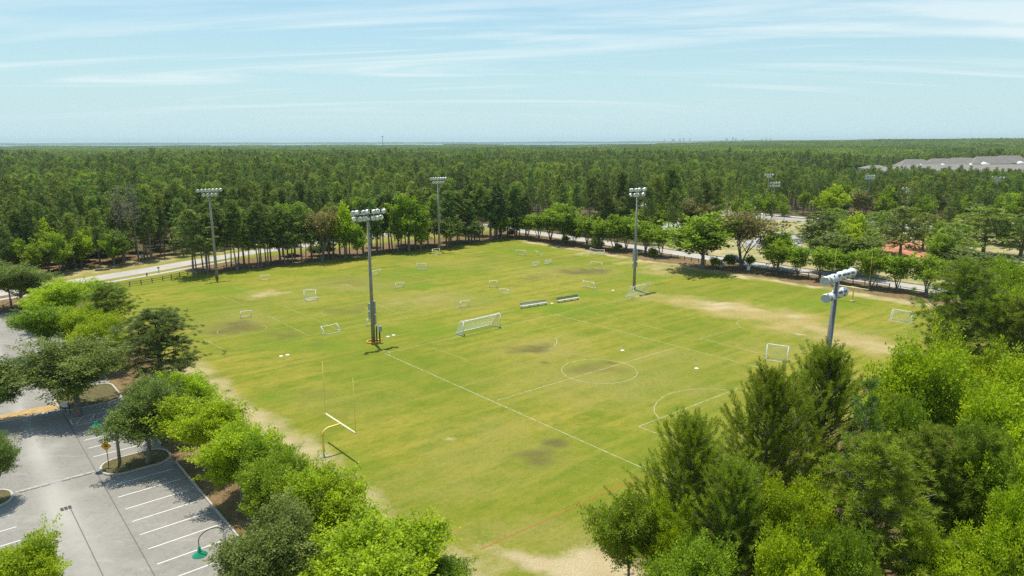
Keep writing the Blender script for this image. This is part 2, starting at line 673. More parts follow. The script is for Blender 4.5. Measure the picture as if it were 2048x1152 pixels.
for q in [(1300, 549, 55, 9, 1.3), (1120, 618, 110, 10, .8), (850, 573, 36, 5, 1.), (900, 655, 180, 14, .6), (600, 690, 120, 12, .6),
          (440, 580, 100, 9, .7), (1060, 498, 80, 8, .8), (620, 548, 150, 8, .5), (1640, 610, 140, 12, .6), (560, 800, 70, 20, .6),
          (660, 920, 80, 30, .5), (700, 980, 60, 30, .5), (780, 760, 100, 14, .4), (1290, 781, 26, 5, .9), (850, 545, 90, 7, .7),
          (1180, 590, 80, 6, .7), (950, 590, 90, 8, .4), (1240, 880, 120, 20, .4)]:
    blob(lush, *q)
nA = fbm(FX / 6, FY / 6, 4) - 0.5
nB = fbm(FX / 2.2 + 50, FY / 2.2 + 9, 3) - 0.5
# bare sandy strip where the lawn meets the row of trees by the parking lot
e = UU + 23.0 + nA * 5
np.maximum(sand, sstep(2.2, -2.0, e) * (0.75 + nB) * (VV > -30) * sstep(60, 54, VV) * sstep(-24, -8, VV), out=sand)
np.maximum(straw, sstep(-3.5, -6.5, e) * 0.8, out=straw)
# pine straw under the belts of trees
np.maximum(straw, sstep(-85.0, -87.0, VV + nA * 5) * sstep(-6, 4, UU) * sstep(-106, -102, VV) * 0.95, out=straw)
np.maximum(sand, sstep(-106, -110, VV + nA * 6) * (vroad(UU) < VV) * 0.4, out=sand)
e = UU - 97 + nA * 5
np.maximum(sand, sstep(-3, 0.5, e) * (0.75 + nB * 1.5) * sstep(-84, -78, VV), out=sand)
np.maximum(straw, sstep(0.5, 4.0, e + nB * 3) * (0.8 + 0.6 * nB) * sstep(-90, -84, VV), out=straw)
sand *= np.where(straw > 0.5, 0.3, 1.0)
np.maximum(straw, sstep(56, 60, VV + nA * 5) * 0.7, out=straw)
np.maximum(sand, sstep(54, 60, VV + nA * 6) * sstep(-8, -16, UU) * 1.1, out=sand)
# dry verge outside the fence, left road
out = sstep(-90, -95, VV + nA * 4) * sstep(6, -4, UU)
np.maximum(dry, out * 0.8, out=dry)
np.maximum(sand, sstep(4, 9, vroad(UU) - VV + 2 * nB) * sstep(22, 15, vroad(UU) - VV) * (0.5 + 1.2 * nB) * sstep(45, 25, UU), out=sand)
np.maximum(straw, sstep(14, 20, vroad(UU) - VV + 4 * nA) * 0.9, out=straw)
height = 0.10 * (fbm(FX / 14, FY / 14, 3) - 0.5)
height *= 0.6
fv = np.stack([FX, FY, height * 0], -1).reshape(-1, 3)
nu, nv_ = UU.shape
ii, kk = np.meshgrid(np.arange(nu - 1), np.arange(nv_ - 1), indexing='ij')
idx = lambda a, b: a * nv_ + b
ffl = np.stack([idx(ii, kk), idx(ii, kk + 1), idx(ii + 1, kk + 1), idx(ii + 1, kk)], -1).reshape(-1)

t = NT('lawn')
TH = -SA
fine = t.noise(1.9, 6, 0.7)
mid = t.noise(0.22, 5, 0.6, off=3)
big = t.noise(0.035, 3, 0.5, off=8)
mow = t.noise(1.0, 3, 0.5, stretch=(0.03, 0.42, 1), rot=TH, dist=0.3)
grain = t.noise(9.0, 3, 0.7)
blade = t.noise(3.0, 4, 0.75, stretch=(0.35, 1.6, 1), rot=TH)
green = t.mix(t.rng(mid, 0.38, 0.62), (0.120, 0.182, 0.018), (0.228, 0.245, 0.048))
green = t.mix(t.rng(mow, 0.44, 0.58, 0, 0.8), green, (0.270, 0.268, 0.072))
clump = t.noise(0.75, 6, 0.72, off=15, stretch=(0.6, 1.2, 1), rot=TH)
green = t.mix(t.rng(clump, 0.47, 0.66, 0, 0.65), green, (0.098, 0.150, 0.016))
green = t.mix(t.rng(t.noise(0.5, 6, 0.7, off=33), 0.52, 0.68, 0, 0.6), green, (0.275, 0.235, 0.085))
green = t.mix(t.rng(big, 0.40, 0.62, 0, 0.55), green, (0.098, 0.172, 0.015))
green = t.mix(t.rng(blade, 0.48, 0.68, 0, 0.45), green, (0.085, 0.135, 0.014))
gs = t.node('ShaderNodeVectorMath', operation='MULTIPLY')
t.l.new(green, gs.inputs[0])
gs.inputs[1].default_value = (1.27, 1.08, 0.62)
green = gs.outputs[0]
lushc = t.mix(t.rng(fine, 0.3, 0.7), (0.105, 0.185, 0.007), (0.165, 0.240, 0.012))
brk = t.math('SUBTRACT', fine, 0.5)


def masked(name, lo, hi, k=0.7):
    return t.rng(t.math('ADD', t.attr(name), t.math('MULTIPLY', brk, k)), lo, hi)


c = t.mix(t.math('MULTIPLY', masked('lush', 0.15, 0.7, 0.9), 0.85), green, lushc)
dryc = t.mix(t.rng(fine, 0.3, 0.7), (0.265, 0.220, 0.062), (0.340, 0.295, 0.085))
c = t.mix(t.math('MULTIPLY', masked('dry', 0.15, 0.8, 1.2), 0.8), c, dryc)
darkc = t.mix(t.rng(fine, 0.35, 0.7), (0.095, 0.070, 0.030), (0.175, 0.145, 0.050))
c = t.mix(t.math('MULTIPLY', masked('dark', 0.16, 0.80, 1.3), 0.92), c, darkc)
tanc = t.mix(t.rng(fine, 0.3, 0.7), (0.36, 0.262, 0.095), (0.49, 0.372, 0.165))
c = t.mix(t.math('MULTIPLY', masked('tan', 0.25, 1.15, 0.7), 0.9), c, tanc)
strawc = t.mix(t.rng(t.noise(1.1, 6, 0.7, off=5), 0.35, 0.68), (0.125, 0.060, 0.034), (0.285, 0.190, 0.110))
c = t.mix(masked('straw', 0.25, 0.65, 0.9), c, strawc)
sandc = t.mix(t.rng(mid, 0.3, 0.7), (0.44, 0.335, 0.185), (0.58, 0.475, 0.31))
sandc = t.mix(t.rng(grain, 0.45, 0.8, 0, 0.4), sandc, (0.33, 0.25, 0.12))
c = t.mix(masked('sand', 0.22, 0.95, 0.75), c, sandc)
c = t.mix(t.rng(grain, 0.40, 0.72, 0.0, 0.55), c, (0.085, 0.105, 0.012))
c = t.mix(t.rng(t.noise(4.2, 5, 0.75, off=12), 0.52, 0.78, 0.0, 0.7), c, (0.285, 0.295, 0.055), 'MIX')
t.l.new(c, t.bsdf.inputs['Base Color'])
t.bsdf.inputs['Roughness'].default_value = 0.95
t.bsdf.inputs['Specular IOR Level'].default_value = 0.12
t.bump(t.math('ADD', t.math('MULTIPLY', grain, 0.7), fine), 0.8, 0.14)
MATS['lawn'] = t.m
fme = set_mesh('playing_field', fv, ffl, 4, [t.m], smooth=True)
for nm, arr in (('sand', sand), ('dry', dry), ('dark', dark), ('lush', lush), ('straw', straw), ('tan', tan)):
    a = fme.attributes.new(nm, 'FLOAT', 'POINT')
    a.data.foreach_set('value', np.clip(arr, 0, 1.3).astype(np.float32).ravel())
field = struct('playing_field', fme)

# ---- field markings (thin sheets lying on the lawn, children of the field)
def strip(mb, pts, w, z, closed=False):
    pts = [Vector((p[0], p[1], 0)) for p in pts]
    n = len(pts)
    L, Rr = [], []
    for i in range(n):
        if closed:
            d = pts[(i + 1) % n] - pts[i - 1]
        else:
            d = pts[min(i + 1, n - 1)] - pts[max(i - 1, 0)]
        d.normalize()
        nrm = Vector((-d.y, d.x, 0)) * (w / 2)
        L.append(pts[i] + nrm)
        Rr.append(pts[i] - nrm)
    for i in range(n if closed else n - 1):
        j = (i + 1) % n
        mb.quad((Rr[i].x, Rr[i].y, z), (Rr[j].x, Rr[j].y, z), (L[j].x, L[j].y, z), (L[i].x, L[i].y, z))


_lz = [0.006]


def mark(name, pts, w=0.10, mat='field_chalk', closed=False):
    mb = MB()
    _lz[0] += 0.0004
    strip(mb, pts, w, _lz[0], closed)
    return mb.build(name, mat, field)


def subdiv(pts, step=3.0):
    o = []
    for a, b in zip(pts[:-1], pts[1:]):
        n = max(1, int(math.dist(a, b) / step))
        o += [(a[0] + (b[0] - a[0]) * k / n, a[1] + (b[1] - a[1]) * k / n) for k in range(n)]
    return o + [pts[-1]]


def pline(*p):
    return [gp(*q) for q in p]


def arc(cx_, cy_, r, a0, a1, n=40):
    return [(cx_ + r * math.cos(R(a0 + (a1 - a0) * k / n)), cy_ + r * math.sin(R(a0 + (a1 - a0) * k / n))) for k in range(n + 1)]


mark('touch_line', subdiv([tuple(W(0, 0))[:2], tuple(W(0, 54.5))[:2]]), 0.115)
mark('goal_line', pline((772, 706), (1000, 654.5), (1180, 613), (1262, 596)), 0.12, 'faint_chalk')
mark('touch_line', pline((1115, 630), (1532, 739)), 0.11)
mark('touch_line', pline((1165, 620), (1516, 706)), 0.10, 'faint_chalk')
mark('halfway_line', pline((995, 800.5), (1355, 694)), 0.11)
mark('halfway_line', pline((1400, 677), (1482, 654)), 0.10, 'faint_chalk')
cc = ((12.4, 94.1))
mark('centre_circle', arc(cc[0], cc[1], 5.35, 0, 354, 72), 0.10, 'field_chalk')
mark('penalty_box_line', pline((1277, 853), (1476, 777)), 0.11)
mark('penalty_box_line', pline((1277, 853), (1420, 908)), 0.11)
dc = gp(1390, 812)
mark('penalty_arc', pline((1318, 836), (1309, 826), (1308, 815), (1314, 804), (1326, 794), (1343, 786), (1365, 781), (1390, 778.5), (1418, 777.5), (1452, 779.5)), 0.09)
mark('penalty_box_line', pline((866, 696), (931, 719)), 0.10, 'faint_chalk')
mark('penalty_box_line', pline((1061, 645), (1138, 667)), 0.10, 'faint_chalk')
mark('penalty_box_line', pline((1138, 667), (1088, 680)), 0.10, 'faint_chalk')
mark('penalty_arc', pline((1111, 675), (1114, 681), (1113, 687), (1107, 694), (1098, 699)), 0.09)
mark('orange_end_line', pline((960, 1099), (1306, 942)), 0.13, 'orange_chalk')
mark('corner_arc', pline((764, 703), (770, 701), (777, 703), (780, 707)), 0.08)
cp = gp(1540, 651)
mark('centre_circle', arc(cp[0], cp[1], 5.6, 0, 354, 60), 0.10, 'faint_chalk')
for a in [((568, 612), (680, 661)), ((535, 631), (619, 672)), ((408, 678), (452, 702)), ((464, 571), (532, 600)), ((445, 593), (490, 612)),
          ((470, 700), (616, 673), (720, 651), (815, 635)), ((735, 600), (815, 635)), ((752, 590), (858, 624)), ((875, 576), (978, 604)),
          ((690, 568), (740, 590)), ((978, 604), (900, 620)), ((1010, 583), (1250, 556)), ((1530, 636), (1632, 612)), ((1240, 578), (1480, 602)),
          ((1675, 690), (1760, 700)), ((1700, 668), (1812, 655)), ((800, 545), (1010, 535)), ((1060, 545), (1120, 530)), ((880, 565), (790, 545)),
          ((480, 612), (410, 618)), ((1400, 677), (1620, 730))]:
    mark('small_pitch_line', subdiv(pline(*a)), 0.10, 'faint_chalk')
for px_, py_, r in [(484, 660, 4.0), (690, 622, 4.4), (868, 603, 4.0), (1078, 552, 4.0)]:
    q = gp(px_, py_)
    mark('small_centre_circle', arc(q[0], q[1], r, 0, 352, 40), 0.09, 'faint_chalk')

# ---- roads, lot
def asphalt(name, a, b, stain=0.5):
    t = NT(name)
    big = t.noise(0.12, 5, 0.6)
    fi = t.noise(2.5, 6, 0.7)
    crk = t.noise(0.35, 7, 0.75, dist=1.2, off=4)
    c = t.mix(t.rng(big, 0.3, 0.7), a, b)
    c = t.mix(t.rng(fi, 0.45, 0.8, 0, stain), c, tuple(q * 0.72 for q in a))
    c = t.mix(t.rng(t.noise(0.5, 6, 0.7, off=9, stretch=(0.35, 1.3, 1), rot=R(-SA * 0)), 0.55, 0.75, 0, 0.6), c, tuple(min(1, q * 1.3) for q in b))
    ck = t.rng(t.math('ABSOLUTE', t.math('SUBTRACT', crk, 0.5)), 0.0, 0.012, 0.55, 0.0)
    c = t.mix(ck, c, tuple(q * 0.5 for q in a))
    c = t.mix(t.rng(t.noise(0.9, 4, 0.6, off=21), 0.60, 0.72, 0, 0.5), c, tuple(q * 0.66 for q in a))
    c = t.mix(t.math('MULTIPLY', t.attr('bleach'), 0.65), c, (0.42, 0.40, 0.355))
    t.l.new(c, t.bsdf.inputs['Base Color'])
    t.bsdf.inputs['Roughness'].default_value = 0.9
    t.bsdf.inputs['Specular IOR Level'].default_value = 0.25
    t.bump(fi, 0.3, 0.02)
    MATS[name] = t.m
    return t.m


asphalt('lot_asphalt', (0.225, 0.212, 0.185), (0.285, 0.270, 0.238))
asphalt('road_asphalt', (0.36, 0.335, 0.295), (0.45, 0.425, 0.38), 0.3)
asphalt('far_asphalt', (0.30, 0.29, 0.28), (0.38, 0.37, 0.36), 0.3)


def sheet(name, mat, uvpts, z, step=None):
    mb = MB()
    mb.add([W(u, v, z) for u, v in uvpts], [tuple(range(len(uvpts)))])
    return struct(name, mb.mesh(name, mat))


# right-hand road, left curving road, as strips
mb = MB()
strip(mb, [W(114.6, v) for v in (-124.4, -60, 0, 60, 140, 300)], 7.0, 0.03)
struct('park_road', mb.mesh('park_road', 'road_asphalt'))
mb = MB()
uu_ = np.linspace(-139, 110, 60)
strip(mb, [W(u, float(vroad(u))) for u in uu_], 7.0, 0.03)
struct('entrance_road', mb.mesh('entrance_road', 'road_asphalt'))
mb = MB()
strip(mb, [W(u, float(vroad(u)) + 7.5) for u in np.linspace(-60, 12, 30)], 1.8, 0.026)
struct('footpath', mb.mesh('footpath', 'road_asphalt'))
lu, lv = np.meshgrid(np.arange(-74, -35.2, 0.646), np.arange(-70, 76.1, 0.8), indexing='ij')
nl_ = fbm(lu / 3 + 2, lv / 7, 4) - 0.5
ble = np.exp(-((lu + 45.6 + 1.0 * nl_) / (0.6 + 1.1 * sstep(0, 34, lv))) ** 2) * (0.75 + 1.6 * nl_) + 0.45 * sstep(0.12, 0.34, fbm(lu / 4 + 9, lv / 4, 4) - 0.5)
lot_v = np.stack([SITE[0] + lu * CA + lv * SNA, SITE[1] + lu * SNA - lv * CA, lu * 0 + 0.012], -1).reshape(-1, 3)
ni, nk = lu.shape
ii, kk = np.meshgrid(np.arange(ni - 1), np.arange(nk - 1), indexing='ij')
lme = set_mesh('parking_lot', lot_v, np.stack([ii * nk + kk, ii * nk + kk + 1, (ii + 1) * nk + kk + 1, (ii + 1) * nk + kk], -1).reshape(-1), 4, [MATS['lot_asphalt']])
at = lme.attributes.new('bleach', 'FLOAT', 'POINT')
at.data.foreach_set('value', np.clip(ble, 0, 1).astype(np.float32).ravel())
lot = struct('parking_lot', lme)
mb = MB()
strip(mb, [W(-47.5, v) for v in (-69.9, -78, -87)], 8.0, 0.016)
struct('lot_entrance', mb.mesh('lot_entrance', 'lot_asphalt'))


def lotmark(pts, w=0.11, mat='stall_paint', name='stall_line'):
    mb = MB()
    _lz[0] += 0.0002
    strip(mb, pts, w, 0.012 + _lz[0], False)
    o = mb.build(name, mat, lot)
    return o


_lz[0] = 0.006
for k in range(-13, 0):
    pass
for v in (1.5, 4.2, 6.8, 9.4, 12.1):
    lotmark([W(-41.4, v), W(-35.9, v)])
for v in (20.4, 23.2, 26.0, 28.7, 31.4, 34.1, 36.8, 39.5, 42.2, 44.9):
    lotmark([W(-41.3, v), W(-35.9, v)])
for v in np.arange(-66, -14, 2.7):
    lotmark([W(-41.4, v), W(-35.9, v)])
for v in list(np.arange(-30, 13, 2.7)) + list(np.arange(20.5, 48, 2.7)):
    lotmark([W(-49.0, v), W(-54.4, v)])
# hatched no-parking box beside the crossing
lotmark([W(-41.6, -1.0), W(-41.6, 0.9)])
lotmark([W(-41.6, -1.0), W(-36, -1.0)])
lotmark([W(-41.6, 0.9), W(-36, 0.9)])
for k in range(4):
    lotmark([W(-41.2 + k * 1.35, 0.8), W(-40.3 + k * 1.35, -0.9)])
# seams, gutter, crossing
plain('seam_tar', (0.13, 0.125, 0.115), 0.9)
plain('gutter_stone', (0.36, 0.35, 0.33), 0.9, 0, 0.3, 2)
plain('crossing_tan', (0.40, 0.27, 0.115), 0.9, 0, 0.22, 1.5)
for pts in ([W(-41.9, -60), W(-41.8, 76)], [W(-45.0, 22), W(-44.6, 50), W(-44.2, 76)]):
    lotmark(pts, 0.07, 'seam_tar', 'seam')
plain('bleached_asphalt', (0.42, 0.405, 0.37), 0.95, 0, 0.25, 0.9)
lotmark([W(-50, -5.4), W(-42.0, -5.4)], 0.5, 'kerb_concrete', 'crossing_edge')
lotmark([W(-50, -6.9), W(-42.0, -6.9)], 2.4, 'crossing_tan', 'pedestrian_crossing')
lotmark([W(-48.4, 15.9), W(-41.9, 15.9)], 0.30, 'gutter_stone', 'gutter')
mb = MB()
for k in range(7):
    if k == 3:
        continue
    mb.box(W(-47.8 + k * 0.86, 16.25, 0.018), (0.78, 0.10, 0.02), (E1, E2, Vector((0, 0, 1))))
mb.build('gutter_slot', 'iron_grate', lot)
for k in range(3):
    MB().box(W(-45.6 + 0.30 * k, 22.4, 0.026), (0.24, 0.62, 0.03), (E1, E2, Vector((0, 0, 1)))).build('drain_grate', 'iron_grate', lot)


def kerb(path, closed=False, w=0.16, h=0.15, parent=None, mat='kerb_concrete'):
    mb = MB()
    n = len(path)
    pts = [Vector((p[0], p[1], 0)) for p in path]
    L, Rr = [], []
    for i in range(n):
        d = (pts[(i + 1) % n] - pts[i - 1]) if closed else (pts[min(i + 1, n - 1)] - pts[max(i - 1, 0)])
        d.normalize()
        nr = Vector((-d.y, d.x, 0)) * w / 2
        L.append(pts[i] + nr)
        Rr.append(pts[i] - nr)
    for i in range(n if closed else n - 1):
        j = (i + 1) % n
        a, b, c_, d_ = L[i], L[j], Rr[j], Rr[i]
        up = Vector((0, 0, h))
        mb.quad(a + up, b + up, c_ + up, d_ + up)
        mb.quad(a, b, b + up, a + up)
        mb.quad(d_ + up, c_ + up, c_, d_)
    return mb.build('kerb', mat, parent)


def island(path, soil_mat, name='planted_island'):
    mb = MB()
    mb.add([Vector((p[0], p[1], 0.10)) for p in path], [tuple(range(len(path)))])
    o = struct(name, mb.mesh(name, soil_mat))
    kerb(path, True, 0.2, 0.15, o)
    return o


t = NT('island_soil')
nz = t.noise(2.0, 6, 0.7)
t.l.new(t.mix(t.rng(nz, 0.35, 0.65), (0.10, 0.052, 0.032), (0.105, 0.125, 0.030)), t.bsdf.inputs['Base Color'])
t.bsdf.inputs['Roughness'].default_value = 1.0
t.bump(nz, 0.7, 0.1)
MATS['island_soil'] = t.m


def rounded(u0, u1, v0, v1, r):
    p = []
    for cu, cv, a0 in ((u1 - r, v1 - r, 0), (u0 + r, v1 - r, 90), (u0 + r, v0 + r, 180), (u1 - r, v0 + r, 270)):
        for k in range(7):
            a = R(a0 + 15 * k)
            p.append(W(cu + r * math.cos(a), cv + r * math.sin(a)))
    return [(q.x, q.y) for q in p]


island(rounded(-41.4, -35.2, 14.3, 18.4, 1.7), 'island_soil')
island(rounded(-42.0, -35.2, -12.5, -4.2, 1.6), 'island_soil')
island(rounded(-55.0, -48.7, 14.3, 18.3, 1.7), 'island_soil')
island(rounded(-55.0, -49.2, -12.5, -4.2, 1.6), 'island_soil')
kerb([W(-35.2, v) for v in (-70, -40, -14)], parent=lot)
kerb([W(-35.2, v) for v in (-2.5, 6, 13.6)], parent=lot)
kerb([W(-35.2, v) for v in (19.0, 40, 76)], parent=lot)

# far side: second road with its pavement, gravel clearing, bare red clay
FR = [(226, -150), (227, -92), (224.5, -58), (227.3, -30), (232, -10), (233.5, 10), (238, 60), (242, 110)]
mb = MB()
strip(mb, [W(*p) for p in FR], 9.0, 0.03)
struct('far_road', mb.mesh('far_road', 'far_asphalt'))
mb = MB()
strip(mb, [W(p[0] + 9.5, p[1]) for p in FR], 4.0, 0.035)
struct('far_pavement', mb.mesh('far_pavement', 'pale_concrete'))
t = NT('dry_verge')
n1 = t.noise(0.16, 6, 0.65)
n2 = t.noise(1.2, 6, 0.7)
c = t.mix(t.rng(n1, 0.38, 0.6), (0.40, 0.30, 0.15), (0.17, 0.20, 0.045))
c = t.mix(t.rng(n2, 0.45, 0.75, 0, 0.6), c, (0.50, 0.42, 0.27))
t.l.new(c, t.bsdf.inputs['Base Color'])
t.bsdf.inputs['Roughness'].default_value = 1.0
MATS['dry_verge'] = t.m
sheet('dry_clearing', 'dry_verge', [(119.5, -44), (221.5, -120), (221.5, 70), (119.5, 120)], -0.03)
t = NT('red_clay')
n1 = t.noise(0.25, 6, 0.65)
n2 = t.noise(1.6, 6, 0.7)
c = t.mix(t.rng(n1, 0.35, 0.65), (0.40, 0.15, 0.065), (0.52, 0.27, 0.14))
c = t.mix(t.rng(n2, 0.5, 0.8, 0, 0.7), c, (0.22, 0.10, 0.05))
t.l.new(c, t.bsdf.inputs['Base Color'])
t.bsdf.inputs['Roughness'].default_value = 1.0
t.bump(n1, 0.8, 0.8)
MATS['red_clay'] = t.m
cl = [(141, 4), (150, -4), (168, -11), (184, -13), (192, -4), (191, 8), (184, 18), (170, 24), (152, 26), (142, 18)]
sheet('red_clay_ground', 'red_clay', cl, 0.0)
sheet('gravel_lot', 'far_asphalt', [(143, -28), (181, -36), (183, -24), (144, -9)], 0.01)
sheet('second_lot', 'far_asphalt', [(150, -112), (176, -120), (180, -66), (152, -60)], 0.0)

# ================================================================== fences
Z3 = Vector((0, 0, 1))


def rail_fence(label, pts, spacing=2.6, h=1.15):
    """split-rail fence along ground points: posts and two rails per bay, each its own part"""
    path = [Vector((p[0], p[1], 0)) for p in pts]
    ps = []
    for a, b in zip(path[:-1], path[1:]):
        n = max(1, round((b - a).length / spacing))
        ps += [a + (b - a) * k / n for k in range(n)]
    ps.append(path[-1])
    f = thing('rail_fence', label, 'fence', ps[0])
    post = MB().box((0, 0, h / 2), (0.15, 0.15, h)).mesh('post', 'fence_wood')
    for i, p in enumerate(ps):
        o = link('post', post, f)
        o.location = p - ps[0]
        if i + 1 < len(ps):
            q = ps[i + 1]
            d = q - p
            for z in (0.5, 0.95):
                rme = MB().tube([(0, 0, 0), (d.x, d.y, random.Random(i).uniform(-.03, .03))], 0.055, 6).mesh('rail', 'fence_wood')
                r = link('rail', rme, f)
                r.location = (p - ps[0]) + Vector((0, 0, z))
    return f


rail_fence('low brown split-rail fence beside the park road behind the far end of the field',
           [W(103.0, -92), W(104.6, -50), W(106.6, -26), W(105.6, -14)])
rail_fence('low brown split-rail fence along the park road at the right end of the field',
           [W(107.2, 3.0), W(109.0, 15.3), W(109.3, 31.0)])
rail_fence('short brown split-rail fence stub right of the roadside fence gap', [W(108.3, 33.6), W(107.6, 42), W(107.6, 50)])
rail_fence('brown split-rail fence at the left corner of the field near the curving road',
           [gp(206, 583), gp(260, 573), gp(326, 562), gp(376, 550), gp(432, 543), gp(480, 534)], 2.9)
rail_fence('brown rail fence posts at the far left edge by the parking lot entrance', [gp(-40, 612), gp(8, 622), gp(24, 612)], 3.0, 1.3)

# ================================================================== floodlight poles
def flood_pole(label, base, h, rows, ballast=(), lean=(0, 0), lamp_r=0.42, r0=0.34, r1=0.17, face=1, mat='weathered_pole', rot=0.0,
               group='floodlight poles', lod=14, fan=0.55):
    """pole with cross arms; rows: (z below top, [offsets along the arm], [facing +1/-1])"""
    t_ = thing('floodlight_pole', label, 'light pole', (base[0], base[1], 0), 0, group)
    top = Vector((lean[0], lean[1], h))
    MB().tube([(0, 0, -0.1), top * 0.5, top], [r0, (r0 + r1) / 2, r1], 14).build('pole', mat, t_)
    a1 = Matrix.Rotation(rot, 3, 'Z') @ E1
    a2 = Matrix.Rotation(rot, 3, 'Z') @ E2
    bowl = MB()
    R_ = lamp_r
    bowl.lathe([(R_ * 0.30, 0.12), (R_ * 0.60, 0.18), (R_ * 0.82, 0.30), (R_ * 0.95, 0.45), (R_, 0.60), (R_ * 0.96, 0.61), (R_ * 0.8, 0.42), (R_ * 0.4, 0.24)], lod)
    sme = MB().lathe([(0.001, -0.12), (R_ * 0.26, -0.12), (R_ * 0.30, 0.14)], 10).mesh('socket', 'grey_steel')
    bme = bowl.mesh('floodlight', 'reflector_white')
    gme = MB().lathe([(0.001, 0.57), (R_ * 0.5, 0.58), (R_ * 0.955, 0.585)], lod).mesh('lens', 'lamp_glass')
    for dz, offs, fc, tilt in rows:
        c0 = top * ((h - dz) / h)
        lo, hi = min(offs), max(offs)
        MB().tube([c0 + a1 * (lo - .2) + a2 * 0.16, c0 + a1 * (hi + .2) + a2 * 0.16], 0.06, 6).build('crossarm', 'galvanised_steel', t_)
        for k, (of, f) in enumerate(zip(offs, fc)):
            aim = (a2 * (f * face) * math.cos(R(tilt)) - Z3 * math.sin(R(tilt))
                   + a1 * (fan * of / max(abs(lo), abs(hi), .1))).normalized()
            sx_ = aim.cross(Z3).normalized()
            sy_ = sx_.cross(aim).normalized()
            o = link('floodlight', bme, t_)
            loc = c0 + a1 * of + a2 * 0.16 + Z3 * 0.42 - aim * 0.2
            m = Matrix((sx_, sy_, aim)).transposed().to_4x4()
            if m.determinant() < 0:
                m = Matrix((-sx_, sy_, aim)).transposed().to_4x4()
            o.matrix_local = Matrix.Translation(loc) @ m
            link('lens', gme, o)
            link('socket', sme, o)
            br = MB().box(c0 + a1 * of + a2 * 0.16 + Z3 * 0.17, (0.07, 0.07, 0.36)).build('bracket', 'grey_steel', t_)
    for z, side, s in ballast:
        MB().box(top * (z / h) + a1 * side * (r0 + 0.12), (0.28, 0.45, s), (a1, a2, Z3)).build('ballast_box', 'box_grey', t_)
    return t_


def offs(n, sp):
    return [(k - (n - 1) / 2) * sp for k in range(n)]


pM = gp(747, 684)
mid_pole = flood_pole('tall grey floodlight pole with an orange ring round its foot beside the pitch corner', pM, 21.2,
           [(0.25, offs(7, 0.86), [1, -1, 1, -1, 1, -1, 1], 28), (1.25, offs(7, 0.74), [-1, 1, 1, -1, 1, 1, -1], 28)],
           [(6.3, 1, 1.0), (5.2, 1, 1.0), (4.1, 1, 0.8), (3.3, 1, .6), (6.0, -1, 1.1), (4.6, -1, 1.1)])
mb = MB()
mb.tube([(1.05 * math.cos(R(a)), 1.05 * math.sin(R(a)), 0.12) for a in range(0, 361, 20)], 0.11, 8)
mb.build('base_ring', 'orange_ring', mid_pole)
flood_pole('tall concrete floodlight pole at the left edge of the field before the pines', gp(434, 557), 21.0,
           [(0.25, offs(7, 0.82), [1, 1, 1, 1, 1, 1, 1], 25), (1.3, offs(4, 0.85), [1, 1, 1, 1], 28)], [], r0=.36, r1=.19)
flood_pole('tall concrete floodlight pole at the far tree line beside the small white goal', gp(879, 502), 21.4,
           [(0.25, offs(7, 0.82), [1] * 7, 25), (1.3, offs(5, 0.85), [1] * 5, 28)], [], r0=.36, r1=.19)
flood_pole('tall floodlight pole with grey boxes standing by the fence-side soccer goal', gp(1268, 579), 21.8,
           [(0.25, offs(7, 0.82), [1, -1, 1, 1, -1, 1, -1], 28), (1.3, offs(6, 0.8), [-1, 1, 1, -1, 1, -1], 28)],
           [(8.4, 1, 1.2), (7.0, 1, 1.2), (5.6, 1, 1.0), (8.4, -1, 1.2), (7.0, -1, 1.2), (5.4, -1, .9)])
flood_pole('nearest floodlight pole, grey, rising out of the foreground pines', (26.4, 56.6), 20.9,
           [(0.3, [-2.3, -1.35, -0.45, 0.65, 1.5, 2.4], [0.25, -0.15, -0.5, -0.8, -1, -1], 22), (1.8, [-1.8, -0.8, 0.3, 1.4], [0.3, -0.2, -0.9, -1], 26)], [],
           lean=(0.75, 0.0), lamp_r=0.40, r0=0.34, r1=0.19, mat='grey_steel', lod=20, fan=1.3)
# ball-field lights beyond the road
for lab, b, h, rw, ro in [
    ('slim tall ball-field light pole behind the shorter double-row one', (115.4, 314.0), 17.2, [(0.3, offs(4, 1.0)), (1.2, offs(2, 1.0))], -0.9),
    ('shorter ball-field light pole with two rows of four lamps beyond the road', (111.5, 296.0), 14.6, [(0.3, offs(4, 1.1)), (1.5, offs(4, 1.1))], -0.8),
    ('tan ball-field light pole with two rows of four lamps left of the grey roofs', (149.5, 292), 17.6, [(0.3, offs(4, 0.95)), (1.3, offs(4, 0.95))], -0.9),
    ('low ball-field light pole with four lamps over two before the right pines', (160, 281), 13.2, [(0.3, offs(4, 1.4)), (1.6, offs(2, 1.3))], -1.0),
    ('rightmost ball-field light pole before the pines below the grey roofs', (196, 282), 17.2, [(0.3, offs(4, 1.3)), (1.4, offs(2, 1.3))], -1.0),
    ('farthest ball-field light pole half hidden behind the roadside trees', (70.5, 322), 15.0, [(0.3, offs(4, 1.0)), (1.6, offs(2, 1.0))], -0.7)]:
    flood_pole(lab, b, h, [(dz, o_, [1] * len(o_), 20) for dz, o_ in rw], [], lamp_r=0.5, r0=.27, r1=.15, rot=ro, group='ball-field light poles', lod=10)

# electric cabinet on two dark posts beside the middle pole
q = Vector((*gp(757, 685), 0))
t_ = thing('electric_cabinet', 'grey electric cabinet on two dark posts beside the orange-ringed pole', 'cabinet', q)
for s in (-1, 1):
    MB().box((s * 0.24, 0, 1.35), (0.20, 0.16, 2.7)).build('post', 'dark_wood', t_)
MB().box((0.42, -0.12, 2.35), (0.5, 0.35, 0.9)).build('cabinet_box', 'box_grey', t_)
MB().box((0.2, -0.02, 2.72), (0.9, 0.2, 0.12)).build('crossbar', 'galvanised_steel', t_)

